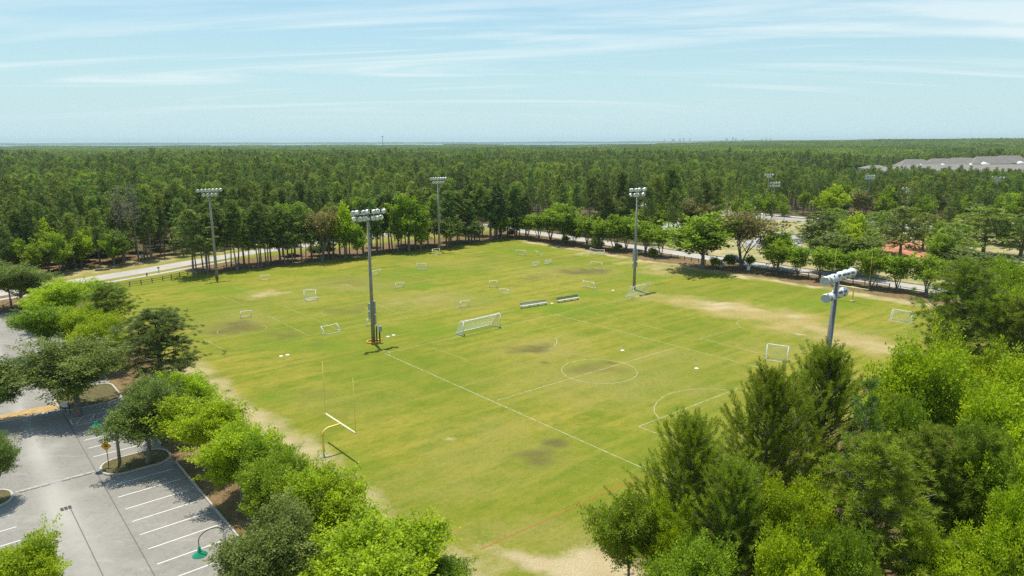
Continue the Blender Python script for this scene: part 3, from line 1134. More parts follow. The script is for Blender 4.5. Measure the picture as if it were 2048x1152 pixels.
# valve covers set in the lawn, in pairs
cov = MB().lathe([(0.30, 0.0), (0.30, 0.05), (0.22, 0.09), (0.001, 0.10)], 16).mesh('cover', 'white_paint')
lidm = MB().lathe([(0.15, 0.09), (0.15, 0.12), (0.001, 0.12)], 12).mesh('lid', 'sign_white')
for lab, p in [('left one of the two white valve covers in the grass left of the pole', (562, 712.5)),
               ('right one of the two white valve covers in the grass left of the pole', (575, 710)),
               ('left one of the two white valve covers right of the orange-ringed pole', (776, 673.5)),
               ('right one of the two white valve covers right of the orange-ringed pole', (787, 670.5)),
               ('small white valve cover between the two team benches', (1104, 607)),
               ('small white valve cover in the grass near the fence-side goal', (1226, 581)),
               ('small white valve cover on the near pitch right of the centre circle', (1245, 701)),
               ('small white valve cover on the pitch left of the right-hand netted goal', (1393, 737))]:
    g = gp(*p)
    o = tag(link('valve_cover', cov), lab, 'valve cover', 'valve covers in the lawn')
    o.location = (g[0], g[1], 0.0)
    link('lid', lidm, o)

# ================================================================== goals
def goal(label, L, Rt, h, d, side, mat='white_paint', net='net_white', rb=0.05, top=0.0, sag=0.0, netgap=0.16, name='soccer_goal', cat='soccer goal',
         group=None, nets=True, lean=0.0, nr=0.007):
    """goal mouth between ground points L and Rt; the net goes back by d on the given side (+1 = to the left of L->R)"""
    L, Rt = Vector((*L, 0)), Vector((*Rt, 0))
    t_ = thing(name, label, cat, (L + Rt) / 2, 0, group)
    ax = (Rt - L)
    w = ax.length
    ax.normalize()
    bk = Vector((-ax.y, ax.x, 0)) * side
    A, B = -ax * w / 2 + Z3 * rb, ax * w / 2 + Z3 * rb
    up = Z3 * (h - rb) - bk * lean
    for p in (A, B):
        MB().tube([p, p + up], rb, 8).build('post', mat, t_)
    n = 8
    cb = [A + up + (B - A) * k / n - Z3 * sag * 4 * (k / n) * (1 - k / n) for k in range(n + 1)]
    MB().tube(cb, rb, 8).build('crossbar', mat, t_)
    for p in (A, B):
        if top > 0:
            MB().tube([p + up, p + up + bk * top], rb * 0.75, 6).build('top_stay', mat, t_)
        MB().tube([p + up + bk * top, p + bk * d], rb * 0.6, 6).build('back_stay', mat, t_)
        MB().tube([p, p + bk * d], rb * 0.9, 6).build('ground_bar', mat, t_)
    MB().tube([A + bk * d, B + bk * d], rb * 0.9, 6).build('back_bar', mat, t_)
    if nets:
        mb = MB()

        def S(a, b):        # a along mouth 0..1, b down the net 0..1
            P0 = A + (B - A) * a
            hang = 0.35 * h * sag * 0 + 0.10 * h * 4 * a * (1 - a) * math.sin(math.pi * b)
            if b < top / (top + h):
                return P0 + up + bk * (b * (top + h))
            s = (b - top / (top + h)) / (1 - top / (top + h))
            return P0 + up * (1 - s) + bk * (top + (d - top) * s) - Z3 * hang * 0.8 - Z3 * sag * 4 * a * (1 - a) * (1 - s)
        nw, nh = max(4, int(w / netgap)), max(4, int((h + top) / netgap))
        for i in range(nw + 1):
            mb.tube([S(i / nw, k / 6) for k in range(7)], nr, 3, False)
        for j in range(nh + 1):
            mb.tube([S(k / 8, j / nh) for k in range(9)], nr, 3, False)
        for p in (A, B):
            nn = max(3, int(d / netgap))
            for k in range(1, nn):
                f = k / nn
                x_ = d * f
                hh = 1.0 if x_ <= top else 1 - (x_ - top) / (d - top)
                mb.tube([p + bk * x_, p + bk * x_ + up * hh], nr, 3, False)
            for k in range(1, nh):
                f = k / nh
                mb.tube([p + up * f, p + up * f + bk * (top + (d - top) * (1 - f))], nr, 3, False)
        mb.build('net', net, t_)
    return t_


G1 = goal('large white soccer goal with sagging net in the middle of the field', gp(927, 672.5), gp(1000.5, 655), 2.5, 2.3, 1, rb=0.07, top=0.75, sag=0.0)
for s in (-1, 1):
    o = MB().tube([(0, 0, 0), (0.12, 0, 0)], 0.16, 10).build('wheel', 'black_rubber', G1)
    o.location = E1 * (s * 3.9) + Vector((0, 0, 0.16)) + E2 * 0.05
goal('large white soccer goal with pale net at the foot of the boxed floodlight pole', gp(1266, 597), gp(1300, 586.5), 2.4, 2.0, 1, net='net_white', rb=0.04, top=0.7, netgap=0.22, nr=0.005)
goal('white netted soccer goal half hidden behind the foreground conifers', gp(1534, 714), gp(1576, 720), 2.1, 1.6, -1, rb=0.05, top=0.6, nr=0.006)
goal('white netted soccer goal at the right end of the field near the dark pine', gp(1786, 638), gp(1826, 645.5), 1.9, 1.6, -1, rb=0.045, top=0.6, nr=0.006)
SG = 'small practice goals'
small = [
    ('small goal with yellow net nearest the left floodlight pole', (521, 562), (539, 560), 1.25, .8, 1, 'net_yellow', 0),
    ('small goal with yellow net standing on the worn left pitch', (482, 637), (503, 634), 1.3, .8, 1, 'net_yellow', 0),
    ('white small goal frame with a low goal leaning at its foot', (609, 598), (632, 597), 1.9, 1.0, -1, 'net_white', 0),
    ('low white small goal leaning against the tipped goal', (613, 604), (636, 600), 0.7, .5, 1, 'net_white', 0),
    ('white bare small goal with bent crossbar left of the orange-ringed pole', (643, 667), (674, 660), 1.25, 1.3, -1, None, 0.12),
    ('small white goal half hidden behind the orange-ringed pole', (735, 652), (751, 649), 1.35, .8, 1, 'net_orange', 0),
    ('small goal with faint net on the reddish worn grass', (791, 577), (808, 574), 1.2, .7, 1, 'net_yellow', 0),
    ('small yellow-netted goal directly behind the orange-ringed pole near the trees', (746, 552), (762, 548), 1.25, .8, 1, 'net_yellow', 0),
    ('small goal with orange net beside a curved hose mark', (921, 616), (938, 613), 1.35, .8, 1, 'net_orange', 0),
    ('small goal with yellow net behind the bare white one', (979, 575), (994, 575), 1.55, 1.2, 1, 'net_yellow', 0),
    ('bare white small goal left of the team benches', (1000, 587), (1017, 589), 1.1, .8, 1, None, 0),
    ('small yellow-netted goal at the far corner of the field', (1032, 510), (1050, 511.5), 1.5, 1.0, 1, 'net_yellow', 0),
    ('left one of two small white goals on the far pitch', (1066, 533), (1078, 531.5), 1.1, .8, 1, 'net_white', 0),
    ('right one of two small white goals on the far pitch', (1091, 529), (1103, 527.5), 1.1, .8, 1, 'net_white', 0),
    ('wide white goal with drooping crossbar on the sand by the road', (1180, 508), (1208, 512), 1.9, 1.0, 1, 'net_white', 0.35),
    ('small yellow-netted goal behind the boxed floodlight pole', (1182, 537), (1203, 540), 1.9, 1.0, 1, 'net_yellow', 0),
    ('bare white small goal with bent crossbar behind the right bench', (1166, 574), (1187, 578), 1.55, 1.0, 1, None, 0.15),
    ('small white netted goal facing left below the far floodlight pole', (834, 540), (852, 540.5), 1.75, 1.1, 1, 'net_white', 0),
    ('white tipped practice frame at the foot of the far floodlight pole', (865, 510.5), (879, 509), 1.8, 0.9, -1, None, 0),
]
for lab, a, b, h, d, sd, nt, sg in small:
    goal(lab, gp(*a), gp(*b), h, d, sd, net=nt or 'net_white', rb=0.05, sag=sg, netgap=0.16, name='practice_goal', cat='goal', group=SG, nets=nt is not None,
         lean=0.0, nr=0.006)
# pole-like flag tipped over
q = Vector((*gp(1080, 511), 0))
t_ = thing('training_frame', 'thin white tipped training frame on the far pitch', 'frame', q)
MB().tube([(0, 0, 0.04), (-1.3, -0.4, 1.5)], 0.05, 6).build('bar', 'white_paint', t_)
MB().tube([(0, 0, 0.04), (1.0, 1.6, 0.04)], 0.05, 6).build('foot_bar', 'white_paint', t_)
MB().tube([(1.0, 1.6, 0.04), (-1.3, -0.4, 1.5)], 0.04, 6).build('stay', 'white_paint', t_)

# football posts
def goalpost(label, base, mid, dirv, bar=7.1, hb=3.05, hu=9.2, h0=2.2):
    t_ = thing('football_goalpost', label, 'goalpost', (base[0], base[1], 0), 0, 'football goalposts')
    fwd = Vector((mid[0] - base[0], mid[1] - base[1], 0))
    L = fwd.length
    fwd.normalize()
    pts = [Vector((0, 0, -0.1)), Vector((0, 0, h0))]
    rr = hb - 0.12 - h0
    for k in range(1, 9):
        a = R(90 * k / 8)
        pts.append(fwd * (rr * 1.1 * (1 - math.cos(a))) + Z3 * (h0 + rr * math.sin(a)))
    pts.append(fwd * L + Z3 * (hb - 0.10))
    MB().tube(pts, 0.11, 12).build('gooseneck_post', 'yellow_paint', t_)
    c = fwd * L + Z3 * hb
    MB().tube([c - dirv * bar / 2, c + dirv * bar / 2], 0.10, 10).build('crossbar', 'bar_yellow', t_)
    for s in (-1, 1):
        MB().tube([c + dirv * s * bar / 2, c + dirv * s * bar / 2 + Z3 * (hu - hb)], [0.028, 0.022], 6).build('upright', 'yellow_paint', t_)
    MB().lathe([(0.42, 0.0), (0.4, 0.05), (0.12, 0.06)], 14).build('base_plate', 'kerb_concrete', t_)
    return t_


gb = Vector((*gp(648, 911), 0))
goalpost('yellow football goalpost near the parking lot side of the field', gb, gb + E1 * 2.0, E2, 6.9, 3.05, 9.0)
gb = gp(1705, 601)
gb = Vector((gb[0], gb[1], 0))
goalpost('yellow football goalpost before the roadside trees on the right', gb, gb - E1 * 1.6, E2, 7.1, 3.05, 10.5)

# team benches
def bench(label, a, b, backmat):
    a, b = Vector((*gp(*a), 0)), Vector((*gp(*b), 0))
    ax = (b - a)
    w = ax.length
    ax.normalize()
    bk = Vector((-ax.y, ax.x, 0))
    t_ = thing('team_bench', label, 'bench', (a + b) / 2, 0, 'team benches')
    f3 = (ax, bk, Z3)
    MB().box(Z3 * 0.47, (w, 0.34, 0.05), f3).build('seat', 'aluminium', t_)
    MB().box(Z3 * 0.16 - bk * 0.02, (w, 0.30, 0.03), f3).build('footboard', 'aluminium', t_)
    for k, z in enumerate((0.70, 0.92)):
        MB().box(Z3 * z + bk * (0.27 + 0.08 * k), (w, 0.05, 0.20), f3).build('backrest', backmat, t_)
    for s in (-.46, -.16, .16, .46):
        o = MB()
        o.box(ax * (s * w) + Z3 * 0.22 - bk * 0.05, (0.06, 0.06, 0.44), f3)
        o.tube([ax * (s * w) - bk * 0.25 + Z3 * 0.04, ax * (s * w) + bk * 0.45 + Z3 * 0.04], 0.035, 5)
        o.tube([ax * (s * w) + bk * 0.2 + Z3 * 0.04, ax * (s * w) + bk * 0.36 + Z3 * 1.0], 0.03, 5)
        o.build('leg', 'black_rubber', t_)
    return t_


bench('left aluminium team bench with grey backrest in midfield', (1041, 617), (1094, 609), 'bench_grey')
bench('right aluminium team bench with dark backrest in midfield', (1115, 606), (1158, 599), 'grey_steel')

# ================================================================== parking lot furniture
def lot_lamp(label, base, h, aim, arm=1.6):
    t_ = thing('lot_lamp', label, 'street lamp', (base[0], base[1], 0.0), 0, 'green-shaded parking lot lamps')
    aim = Vector(aim).normalized()
    MB().tube([(0, 0, 0), (0, 0, h)], [0.17, 0.11], 12).build('pole', 'weathered_pole', t_)
    pts = []
    for k in range(11):
        a = R(180 - 18 * k)
        pts.append(aim * (arm / 2 + arm / 2 * math.cos(a)) + Z3 * (h - 0.1 + 0.62 * math.sin(a)))
    pts.append(aim * arm + Z3 * (h - 0.55))
    MB().tube([Vector((0, 0, h - 0.6))] + pts, 0.032, 8).build('gooseneck_arm', 'dark_green_metal', t_)
    sh = MB().lathe([(0.05, 0.55), (0.11, 0.53), (0.13, 0.30), (0.18, 0.23), (0.46, 0.02), (0.49, -0.02), (0.46, -0.01), (0.15, 0.18)], 22,
                    aim * arm + Z3 * (h - 1.1)).build('lamp_shade', 'green_enamel', t_)
    MB().lathe([(0.001, -0.05), (0.14, -0.02), (0.16, 0.12), (0.1, 0.2)], 12, aim * arm + Z3 * (h - 1.1)).build('globe', 'lamp_glass', t_)
    return t_


lot_lamp('parking lot lamp with green shade on the kerbed island', gp(240, 927), 5.6, -E1 + E2 * 0.0, 1.6)
lot_lamp('parking lot lamp with green shade at the bottom edge under the dark oak', gp(462, 1205), 5.6, -E1, 1.7)
lot_lamp('far parking lot lamp on a brown post at the left edge', gp(23, 616), 5.4, -E1, 1.4)


def road_sign(label, base, h, s=0.62, aim=(0, -1, 0)):
    t_ = thing('warning_sign', label, 'road sign', (base[0], base[1], 0.0), 0, 'yellow diamond warning signs')
    aim = Vector(aim).normalized()
    sx_ = Z3.cross(aim).normalized()
    MB().tube([(0, 0, 0), (0, 0, h + 0.2)], 0.04, 6).build('post', 'sign_black', t_)
    c0 = Z3 * h + aim * 0.06
    d1, d2 = (sx_ + Z3).normalized(), (Z3 - sx_).normalized()
    MB().box(c0, (s * 1.25, s * 1.25, 0.02), (d1, d2, aim)).build('panel', 'sign_yellow', t_)
    o = MB()
    for k, dz in ((-1, 0.12), (1, -0.05)):
        o.box(c0 + aim * 0.016 + Z3 * dz, (s * 0.55, 0.012, 0.10), (sx_, aim, Z3))
    o.build('lettering', 'sign_black', t_)
    return t_


camv = lambda p: Vector((-p[0], -p[1], 0)).normalized()
q = gp(218, 934)
road_sign('yellow diamond sign on the kerbed island next to the lamp pole', q, 2.3, 0.62, (-0.05 + camv(q).x * .2, -1, 0))
q = gp(141, 830)
road_sign('yellow diamond sign under the trees by the pedestrian crossing', q, 2.6, 0.62, (0.15, -1, 0))
q = gp(131, 824)
t_ = thing('notice_board', 'small white square sign on a low post beside the pedestrian crossing', 'sign', (q[0], q[1], 0))
MB().tube([(0, 0, 0), (0, 0, 0.9)], 0.04, 6).build('post', 'sign_black', t_)
MB().box((0, -0.06, 0.95), (0.75, 0.04, 0.6)).build('panel', 'sign_white', t_)
q = gp(318, 546)
t_ = thing('trail_sign', 'small dark signpost beside the footpath along the curving road', 'sign', (q[0], q[1], 0))
MB().tube([(0, 0, 0), (0, 0, 1.5)], 0.07, 6).build('post', 'dark_wood', t_)
MB().box((0, -0.08, 1.35), (0.6, 0.06, 0.5)).build('panel', 'box_grey', t_)
q = gp(294, 552)
t_ = thing('bollard', 'short wooden marker post left of the footpath signpost', 'post', (q[0], q[1], 0))
MB().box((0, 0, 0.35), (0.22, 0.22, 0.7)).build('post', 'dark_wood', t_)
MB().box((0, 0, 0.75), (0.28, 0.28, 0.1)).build('cap', 'fence_wood', t_)
q = gp(286, 517)
t_ = thing('utility_box', 'small white box among the trunks at the edge of the left pine wood', 'box', (q[0], q[1], 0))
MB().box((0, 0, 0.55), (0.9, 0.6, 1.1)).build('body', 'white_paint', t_)
MB().box((0, 0, 1.14), (1.0, 0.7, 0.08)).build('lid', 'box_grey', t_)
for k, (p, ang, L) in enumerate([((205, 541), 0.5, 3.2), ((228, 537), 0.2, 2.2), ((152, 541), 0.8, 0.9), ((173, 540), 0.3, 1.2), ((135, 544), 1.2, .8)]):
    q = gp(*p)
    o = MB().tube([(-L / 2, 0, 0.28), (0, 0.05, 0.3), (L / 2, 0, 0.26)], [0.30, 0.27, 0.24], 9).build('log', 'pine_bark')
    o.location = (q[0], q[1], 0)
    o.rotation_euler = (0, 0, ang)
    tag(o, ['longest cut log on the dry verge before the left wood', 'cut log just right of the longest one on the verge',
            'short stump left of the long log', 'short log between the stump and the longest log', 'leftmost stump on the dry verge'][k], 'log', 'logs on the verge')

# cars seen through the leaves
def car(label, loc, rz, col='dark_car', L=4.7, w=1.9, h=1.7):
    t_ = thing('parked_car', label, 'car', (loc[0], loc[1], 0.03), rz, 'dark cars half hidden by trees')
    prof = [(-L / 2, 0.35), (-L / 2, 0.95), (-L * 0.30, 1.05), (L * 0.47, 1.0), (L / 2, 0.8), (L / 2, 0.35)]
    n = len(prof)
    mb = MB()
    vs2 = [Vector((x, s * w / 2, z)) for s in (-1, 1) for x, z in prof]
    mb.add(vs2, [tuple(range(n)), tuple(reversed(range(n, 2 * n)))] + [(k, k + n, (k + 1) % n + n, (k + 1) % n) for k in range(n)])
    mb.build('body', col, t_)
    cab = [(-L * 0.48, 1.0), (-L * 0.40, h), (L * 0.12, h), (L * 0.27, 1.03)]
    mb = MB()
    vs2 = [Vector((x, s * w * (0.47 if z < 1.2 else 0.40), z)) for s in (-1, 1) for x, z in cab]
    mb.add(vs2, [(0, 1, 2, 3), (7, 6, 5, 4)] + [(k, k + 4, (k + 1) % 4 + 4, (k + 1) % 4) for k in range(4)])
    mb.build('window', 'car_glass', t_)
    MB().box((-L * 0.14, 0, h + 0.015), (L * 0.50, w * 0.78, 0.05)).build('roof', col, t_)
    for sx_ in (-0.31, 0.31):
        for sy_ in (-1, 1):
            wh = MB().tube([(L * sx_, sy_ * (w / 2 - 0.2), 0.33), (L * sx_, sy_ * (w / 2 + 0.02), 0.33)], 0.34, 14).build('wheel', 'black_rubber', t_)
            MB().tube([(L * sx_, sy_ * (w / 2 + 0.01), 0.33), (L * sx_, sy_ * (w / 2 + 0.035), 0.33)], 0.2, 10).build('rim', 'aluminium', wh)
    for sy_ in (-1, 1):
        MB().box((L / 2, sy_ * w * 0.36, 0.78), (0.06, 0.35, 0.14)).build('headlight', 'lamp_glass', t_)
    return t_


q = W(-38.6, -17.2)
car('dark car in the last stall under the grey-green tree left of the crossing', q, SA + math.pi)
q = W(114.0, -11.0)
car('dark car on the park road between the two big roadside trees', q, SA - R(90))

# shelter in the tree belt
q = W(27.5, -99.5)
t_ = thing('picnic_shelter', 'small dark-roofed picnic shelter among the trees of the far belt', 'shelter', q, SA)
for sx_ in (-1, 1):
    for sy_ in (-1, 1):
        MB().box((sx_ * 1.9, sy_ * 1.9, 1.25), (0.22, 0.22, 2.5)).build('post', 'dark_wood', t_)
rf = MB()
e_ = [(-2.7, -2.7, 2.5), (2.7, -2.7, 2.5), (2.7, 2.7, 2.5), (-2.7, 2.7, 2.5), (0, 0, 4.1)]
rf.add(e_, [(0, 1, 4), (1, 2, 4), (2, 3, 4), (3, 0, 4), (3, 2, 1, 0)])
rf.build('roof', 'dark_shingle', t_)
tb = MB()
tb.box((0, 0, 0.74), (1.8, 0.75, 0.06)).box((0, 0.7, 0.44), (1.8, 0.28, 0.05)).box((0, -0.7, 0.44), (1.8, 0.28, 0.05)).box((-.6, 0, 0.37), (0.1, 1.2, 0.7)).box((.6, 0, 0.37), (0.1, 1.2, 0.7))
tb.build('picnic_table', 'fence_wood', t_)
# gate pillar and waste bins at the roadside opening
q = gp(1441, 535)
t_ = thing('stone_pillar', 'pale stone pillar at the opening between the big roadside trees', 'pillar', (q[0], q[1], 0))
MB().box((0, 0, 0.9), (0.75, 0.75, 1.8)).build('shaft', 'stone_block', t_)
MB().box((0, 0, 1.87), (0.95, 0.95, 0.14)).build('cap', 'kerb_concrete', t_)
for lab, p, m in [('white plastic crate on the straw right of the stone pillar', (1497, 540), 'white_paint'), ('dark litter bin left of the stone pillar', (1425, 531), 'dark_green_metal')]:
    q = gp(*p)
    t_ = thing('crate' if 'crate' in lab else 'litter_bin', lab, 'crate' if 'crate' in lab else 'bin', (q[0], q[1], 0))
    MB().lathe([(0.4, 0.0), (0.45, 0.95), (0.001, 0.96)], 12).build('body', m, t_)
    MB().lathe([(0.48, 0.92), (0.48, 1.02), (0.001, 1.06)], 12).build('rim', m, t_)

# ================================================================== trees: shapes
def norm(a):
    return a / np.maximum(np.linalg.norm(a, axis=-1, keepdims=True), 1e-9)


def leaves(P, D, N, L, Wd, fold=0.15):
    """one folded four-cornered leaf per row"""
    D = norm(D)
    S = norm(np.cross(D, N))
    N2 = np.cross(S, D)
    L = L[:, None]
    Wd = Wd[:, None]
    a = P
    b = P + D * L * 0.5 + S * Wd * 0.5 + N2 * Wd * fold
    c = P + D * L
    d = P + D * L * 0.5 - S * Wd * 0.5 + N2 * Wd * fold
    return np.stack([a, b, c, d], 1).reshape(-1, 3)


def crown_mesh(name, V, tint, mat):
    n = len(V) // 4
    return set_mesh(name, V, np.arange(n * 4), 4, [MATS[mat]], tint=np.clip(tint, 0, 1))


def tubes_np(paths, sides):
    """paths: list of (pts (k,3), radii (k)) -> verts, quad faces"""
    V, F = [], []
    o = 0
    for pts, rr in paths:
        pts = np.asarray(pts, float)
        d = np.gradient(pts, axis=0)
        d = norm(d)
        ref = np.array([1.0, 0.3, 0.1])
        a = norm(np.cross(d, ref))
        b = np.cross(d, a)
        k = len(pts)
        an = np.arange(sides) * 2 * math.pi / sides
        ring = pts[:, None, :] + (a[:, None, :] * np.cos(an)[None, :, None] + b[:, None, :] * np.sin(an)[None, :, None]) * np.asarray(rr)[:, None, None]
        V.append(ring.reshape(-1, 3))
        i, j = np.meshgrid(np.arange(k - 1), np.arange(sides), indexing='ij')
        j2 = (j + 1) % sides
        F.append((np.stack([i * sides + j, i * sides + j2, (i + 1) * sides + j2, (i + 1) * sides + j], -1) + o).reshape(-1))
        o += k * sides
    return np.concatenate(V), np.concatenate(F)


def broad(name, seed, h, r, zb, nspray, nleaf, ll, mat, bark='grey_bark', spray=1.1, stems=1, tr=0.2, flat=0.75, lobes=13, updir=0.45, sides=6,
          fill=0.42, shape=1.0, gap=0.0):
    """broad-leaved tree: sprays of leaves spread through an uneven crown; returns (trunk mesh, crown mesh)"""
    g = np.random.RandomState(seed)
    rz = (h - zb) / 2
    zc = zb + rz
    LB = norm(g.normal(size=(lobes, 3)) + np.array([0, 0, 0.25]))
    LK = g.uniform(0.6, 1.15, lobes)
    C = []
    tries = 0
    md = 0.62 * (r * r * rz / nspray) ** (1 / 3) * 1.35
    while len(C) < nspray and tries < nspray * 30:
        tries += 1
        d = norm(g.normal(size=3))
        lob = np.max((np.clip(LB @ d, 0, 1) ** 8) * LK)
        R_ = 0.44 + 0.62 * lob
        q = d * g.rand() ** fill * R_
        if q[2] < 0:
            q[2] *= flat
        # narrower towards the foot when shape > 1
        taper = 1.0 if shape == 1.0 else np.clip(1.0 + (shape - 1) * q[2], 0.35, 1.6)
        p = np.array([q[0] * r * taper, q[1] * r * taper, zc + q[2] * rz])
        if C and tries < nspray * 20 and np.min(np.sum((np.array(C) - p) ** 2, 1)) < md * md:
            continue
        C.append(p)
    C = np.array(C)
    n = len(C)
    shoot = g.rand(n) < 0.14
    C = np.where(shoot[:, None], np.array([0, 0, zc]) + (C - np.array([0, 0, zc])) * g.uniform(1.05, 1.28, (n, 1)), C)
    ctr = np.array([0, 0, zc - rz * 0.35])
    outd = norm(C - ctr)
    sd = norm(outd * np.array([1, 1, 0.8]) + np.array([0, 0, updir]) + g.normal(size=(n, 3)) * 0.42)
    sl = spray * g.uniform(0.8, 1.75, n) * np.where(shoot, 1.25, 1.0)
    m = nleaf
    f = g.rand(n, m, 1) ** 0.8
    base = C[:, None, :] + sd[:, None, :] * (f - 0.45) * sl[:, None, None]
    rad_ = 0.27 * spray * (1.15 - 0.75 * f)
    offv = g.normal(size=(n, m, 3)) * rad_ * np.array([1, 1, 0.62])
    P = (base + offv).reshape(-1, 3)
    D = (sd[:, None, :] * 0.8 + norm(offv) * 0.8 + g.normal(size=(n, m, 3)) * 0.5).reshape(-1, 3)
    N = (outd[:, None, :] * 0.45 + np.array([0, 0, 0.9]) + g.normal(size=(n, m, 3)) * 0.55).reshape(-1, 3)
    L = ll * g.uniform(0.6, 1.35, n * m)
    Wd = L * g.uniform(0.5, 0.75, n * m)
    tint = (g.rand(n)[:, None] * 0.7 + g.rand(n, m) * 0.5 - 0.1).reshape(-1)
    cme = crown_mesh(name + '_crown', leaves(P, D, N, L, Wd), tint, mat)
    # stems and limbs
    paths = []
    for s in range(stems):
        a = 2 * math.pi * (s + g.rand() * 0.5) / stems
        sp = 0.0 if stems == 1 else 1.0
        x0 = np.array([math.cos(a), math.sin(a), 0]) * 0.12 * sp
        topz = zb + rz * (0.9 if stems == 1 else 0.7)
        out = np.array([math.cos(a), math.sin(a), 0]) * r * 0.4 * sp
        bend = g.normal(size=3) * 0.15 * np.array([1, 1, 0])
        ts = np.linspace(0, 1, 6)
        pts = np.stack([x0 + out * t_ ** 1.6 + bend * math.sin(t_ * 3) + np.array([0, 0, topz * t_ - 0.1]) for t_ in ts])
        r0 = tr * (1 if stems == 1 else 0.55)
        paths.append((pts, r0 * (1 - 0.75 * ts)))
        pick = g.choice(n, min(n, 16 if stems == 1 else 7), replace=False)
        for k in pick:
            t0 = g.uniform(0.45, 0.95)
            b0 = np.array([np.interp(t0, ts, pts[:, q_]) for q_ in range(3)])
            c1 = C[k]
            midp = (b0 + c1) / 2 + np.array([0, 0, -0.12 * rz])
            tt = np.linspace(0, 1, 5)[:, None]
            bez = b0 * (1 - tt) ** 2 + 2 * midp * tt * (1 - tt) + c1 * tt ** 2
            rb_ = r0 * (1 - 0.75 * t0) * 0.6
            paths.append((bez, rb_ * (1 - 0.85 * tt[:, 0])))
    V, F = tubes_np(paths, sides)
    tme = set_mesh(name + '_trunk', V, F, 4, [MATS[bark]], smooth=True)
    return tme, cme


def pine(name, seed, h, zb, r, nb, ntw, nn, nl, nw, mat, bark='pine_bark', tr=0.22, twig=0.0, up=0.35, prof=0.6, droop=0.0, sides=6, stub=10, topup=1.0,
         spread=1.0, brthick=1.0, upn=0.55):
    """pine: whorls of limbs on a straight trunk, needle tufts on the outer twigs; returns (trunk mesh, crown mesh)"""
    g = np.random.RandomState(seed)
    bend = g.normal(size=2) * 0.012 * h
    ax = lambda z: np.stack([bend[0] * np.sin(z / h * 2.6), bend[1] * np.sin(z / h * 2.1), z], -1)
    zs = np.linspace(-0.1, h * 0.985, 9)
    paths = [(ax(zs), tr * (1 - 0.88 * np.clip(zs / h, 0, 1) ** 0.9))]
    T, TD = [], []
    ga = g.rand() * 6
    for k in range(nb):
        fz = ((k + g.rand()) / nb)
        z = zb + (h - zb) * fz ** 0.92
        rel = (z - zb) / (h - zb)
        ln = r * (1 - rel) ** prof * (0.35 + 0.65 * min(1, rel * 3.2 + 0.35)) * g.uniform(0.65, 1.15) + 0.25
        ga += 2.4 + g.normal() * 0.35
        el = up * (0.4 + 0.9 * rel * topup) + g.normal() * 0.12 - droop * (1 - rel)
        d = np.array([math.cos(ga) * math.cos(el), math.sin(ga) * math.cos(el), math.sin(el)])
        b0 = ax(np.array([z]))[0]
        tt = np.linspace(0, 1, 4)[:, None]
        pts = b0 + d * ln * tt + np.array([0, 0, 0.18 * ln]) * tt ** 2
        paths.append((pts, brthick * (0.018 * ln + 0.012) * (1 - 0.75 * tt[:, 0])))
        m = max(2, int(ntw * (0.35 + ln / r)))
        tps = 1 - g.rand(m) ** 1.3 * 0.72
        tps[0] = 1.0
        lat = g.normal(size=(m, 3)) * np.array([1, 1, 0.55]) * ln * 0.20 * spread
        q = b0 + d * ln * tps[:, None] + np.array([0, 0, 0.18 * ln]) * tps[:, None] ** 2 + lat
        T.append(q)
        TD.append(norm(d * 0.75 + norm(lat) * 0.45 + np.array([0, 0, upn]) + g.normal(size=(m, 3)) * 0.25))
    T.append(ax(np.array([h * 0.99, h]))); TD.append(np.array([[0, 0, 1.0], [0.1, 0, 1]]))
    T = np.concatenate(T)
    TD = np.concatenate(TD)
    n = len(T)
    f = g.rand(n, nn, 1)
    B = T[:, None, :] + TD[:, None, :] * (f - 0.6) * twig
    D = norm(TD[:, None, :] * (1.15 if twig else 0.55) + norm(g.normal(size=(n, nn, 3))) * 0.85)
    N = norm(g.normal(size=(n, nn, 3)) + np.array([0, 0, 0.8]))
    L = nl * g.uniform(0.7, 1.25, n * nn)
    tint = (g.rand(n)[:, None] * 0.5 + g.rand(n, nn) * 0.5).reshape(-1)
    cme = crown_mesh(name + '_crown', leaves(B.reshape(-1, 3), D.reshape(-1, 3), N.reshape(-1, 3), L, np.full(n * nn, nw) * g.uniform(0.7, 1.3, n * nn), 0.05), tint, mat)
    for k in range(stub):
        z = zb * g.uniform(0.45, 1.0)
        a = g.rand() * 6.28
        d = np.array([math.cos(a), math.sin(a), g.uniform(-.2, .3)])
        b0 = ax(np.array([z]))[0]
        tt = np.linspace(0, 1, 3)[:, None]
        paths.append((b0 + d * g.uniform(0.4, 1.3) * tt, 0.03 * (1 - 0.8 * tt[:, 0])))
    V, F = tubes_np(paths, sides)
    tme = set_mesh(name + '_trunk', V, F, 4, [MATS[bark]], smooth=True)
    return tme, cme


# near trees
PINE_N = [pine('near_pine%d' % k, 11 + k, 14.0, 3.6 - k * 0.6, 3.6, 84, 11, 46, 0.42, 0.036, ['bright_needles', 'feathery_needles', 'dark_pine_needles'][k], sides=8, up=0.5, prof=0.34, upn=0.9) for k in range(3)]
THIN_P = pine('thin_pine', 31, 15.0, 8.0, 1.5, 15, 3, 70, 0.48, 0.040, 'dark_pine_needles', tr=0.14, sides=8, up=0.7, upn=0.9)
FEATH = [pine('feathery_pine%d' % k, 41 + k, 14.0, 1.0, 4.0, 104, 9, 96, 0.27, 0.028, 'feathery_needles', twig=1.4, up=0.75, prof=0.50, sides=6, topup=1.0, spread=1.25, upn=1.1) for k in range(3)]
LIME_N = [broad('near_lime%d' % k, 61 + k, 9.0, 4.2, 1.6, 420, 100, 0.195, 'lime_leaves', spray=1.25, tr=0.22, stems=(1, 3, 1)[k]) for k in range(3)]
OAK_N = [broad('near_oak%d' % k, 71 + k, 9.0, 4.0, 1.8, 430, 100, 0.165, 'oak_leaves', spray=1.2, tr=0.28, updir=0.1) for k in range(2)]
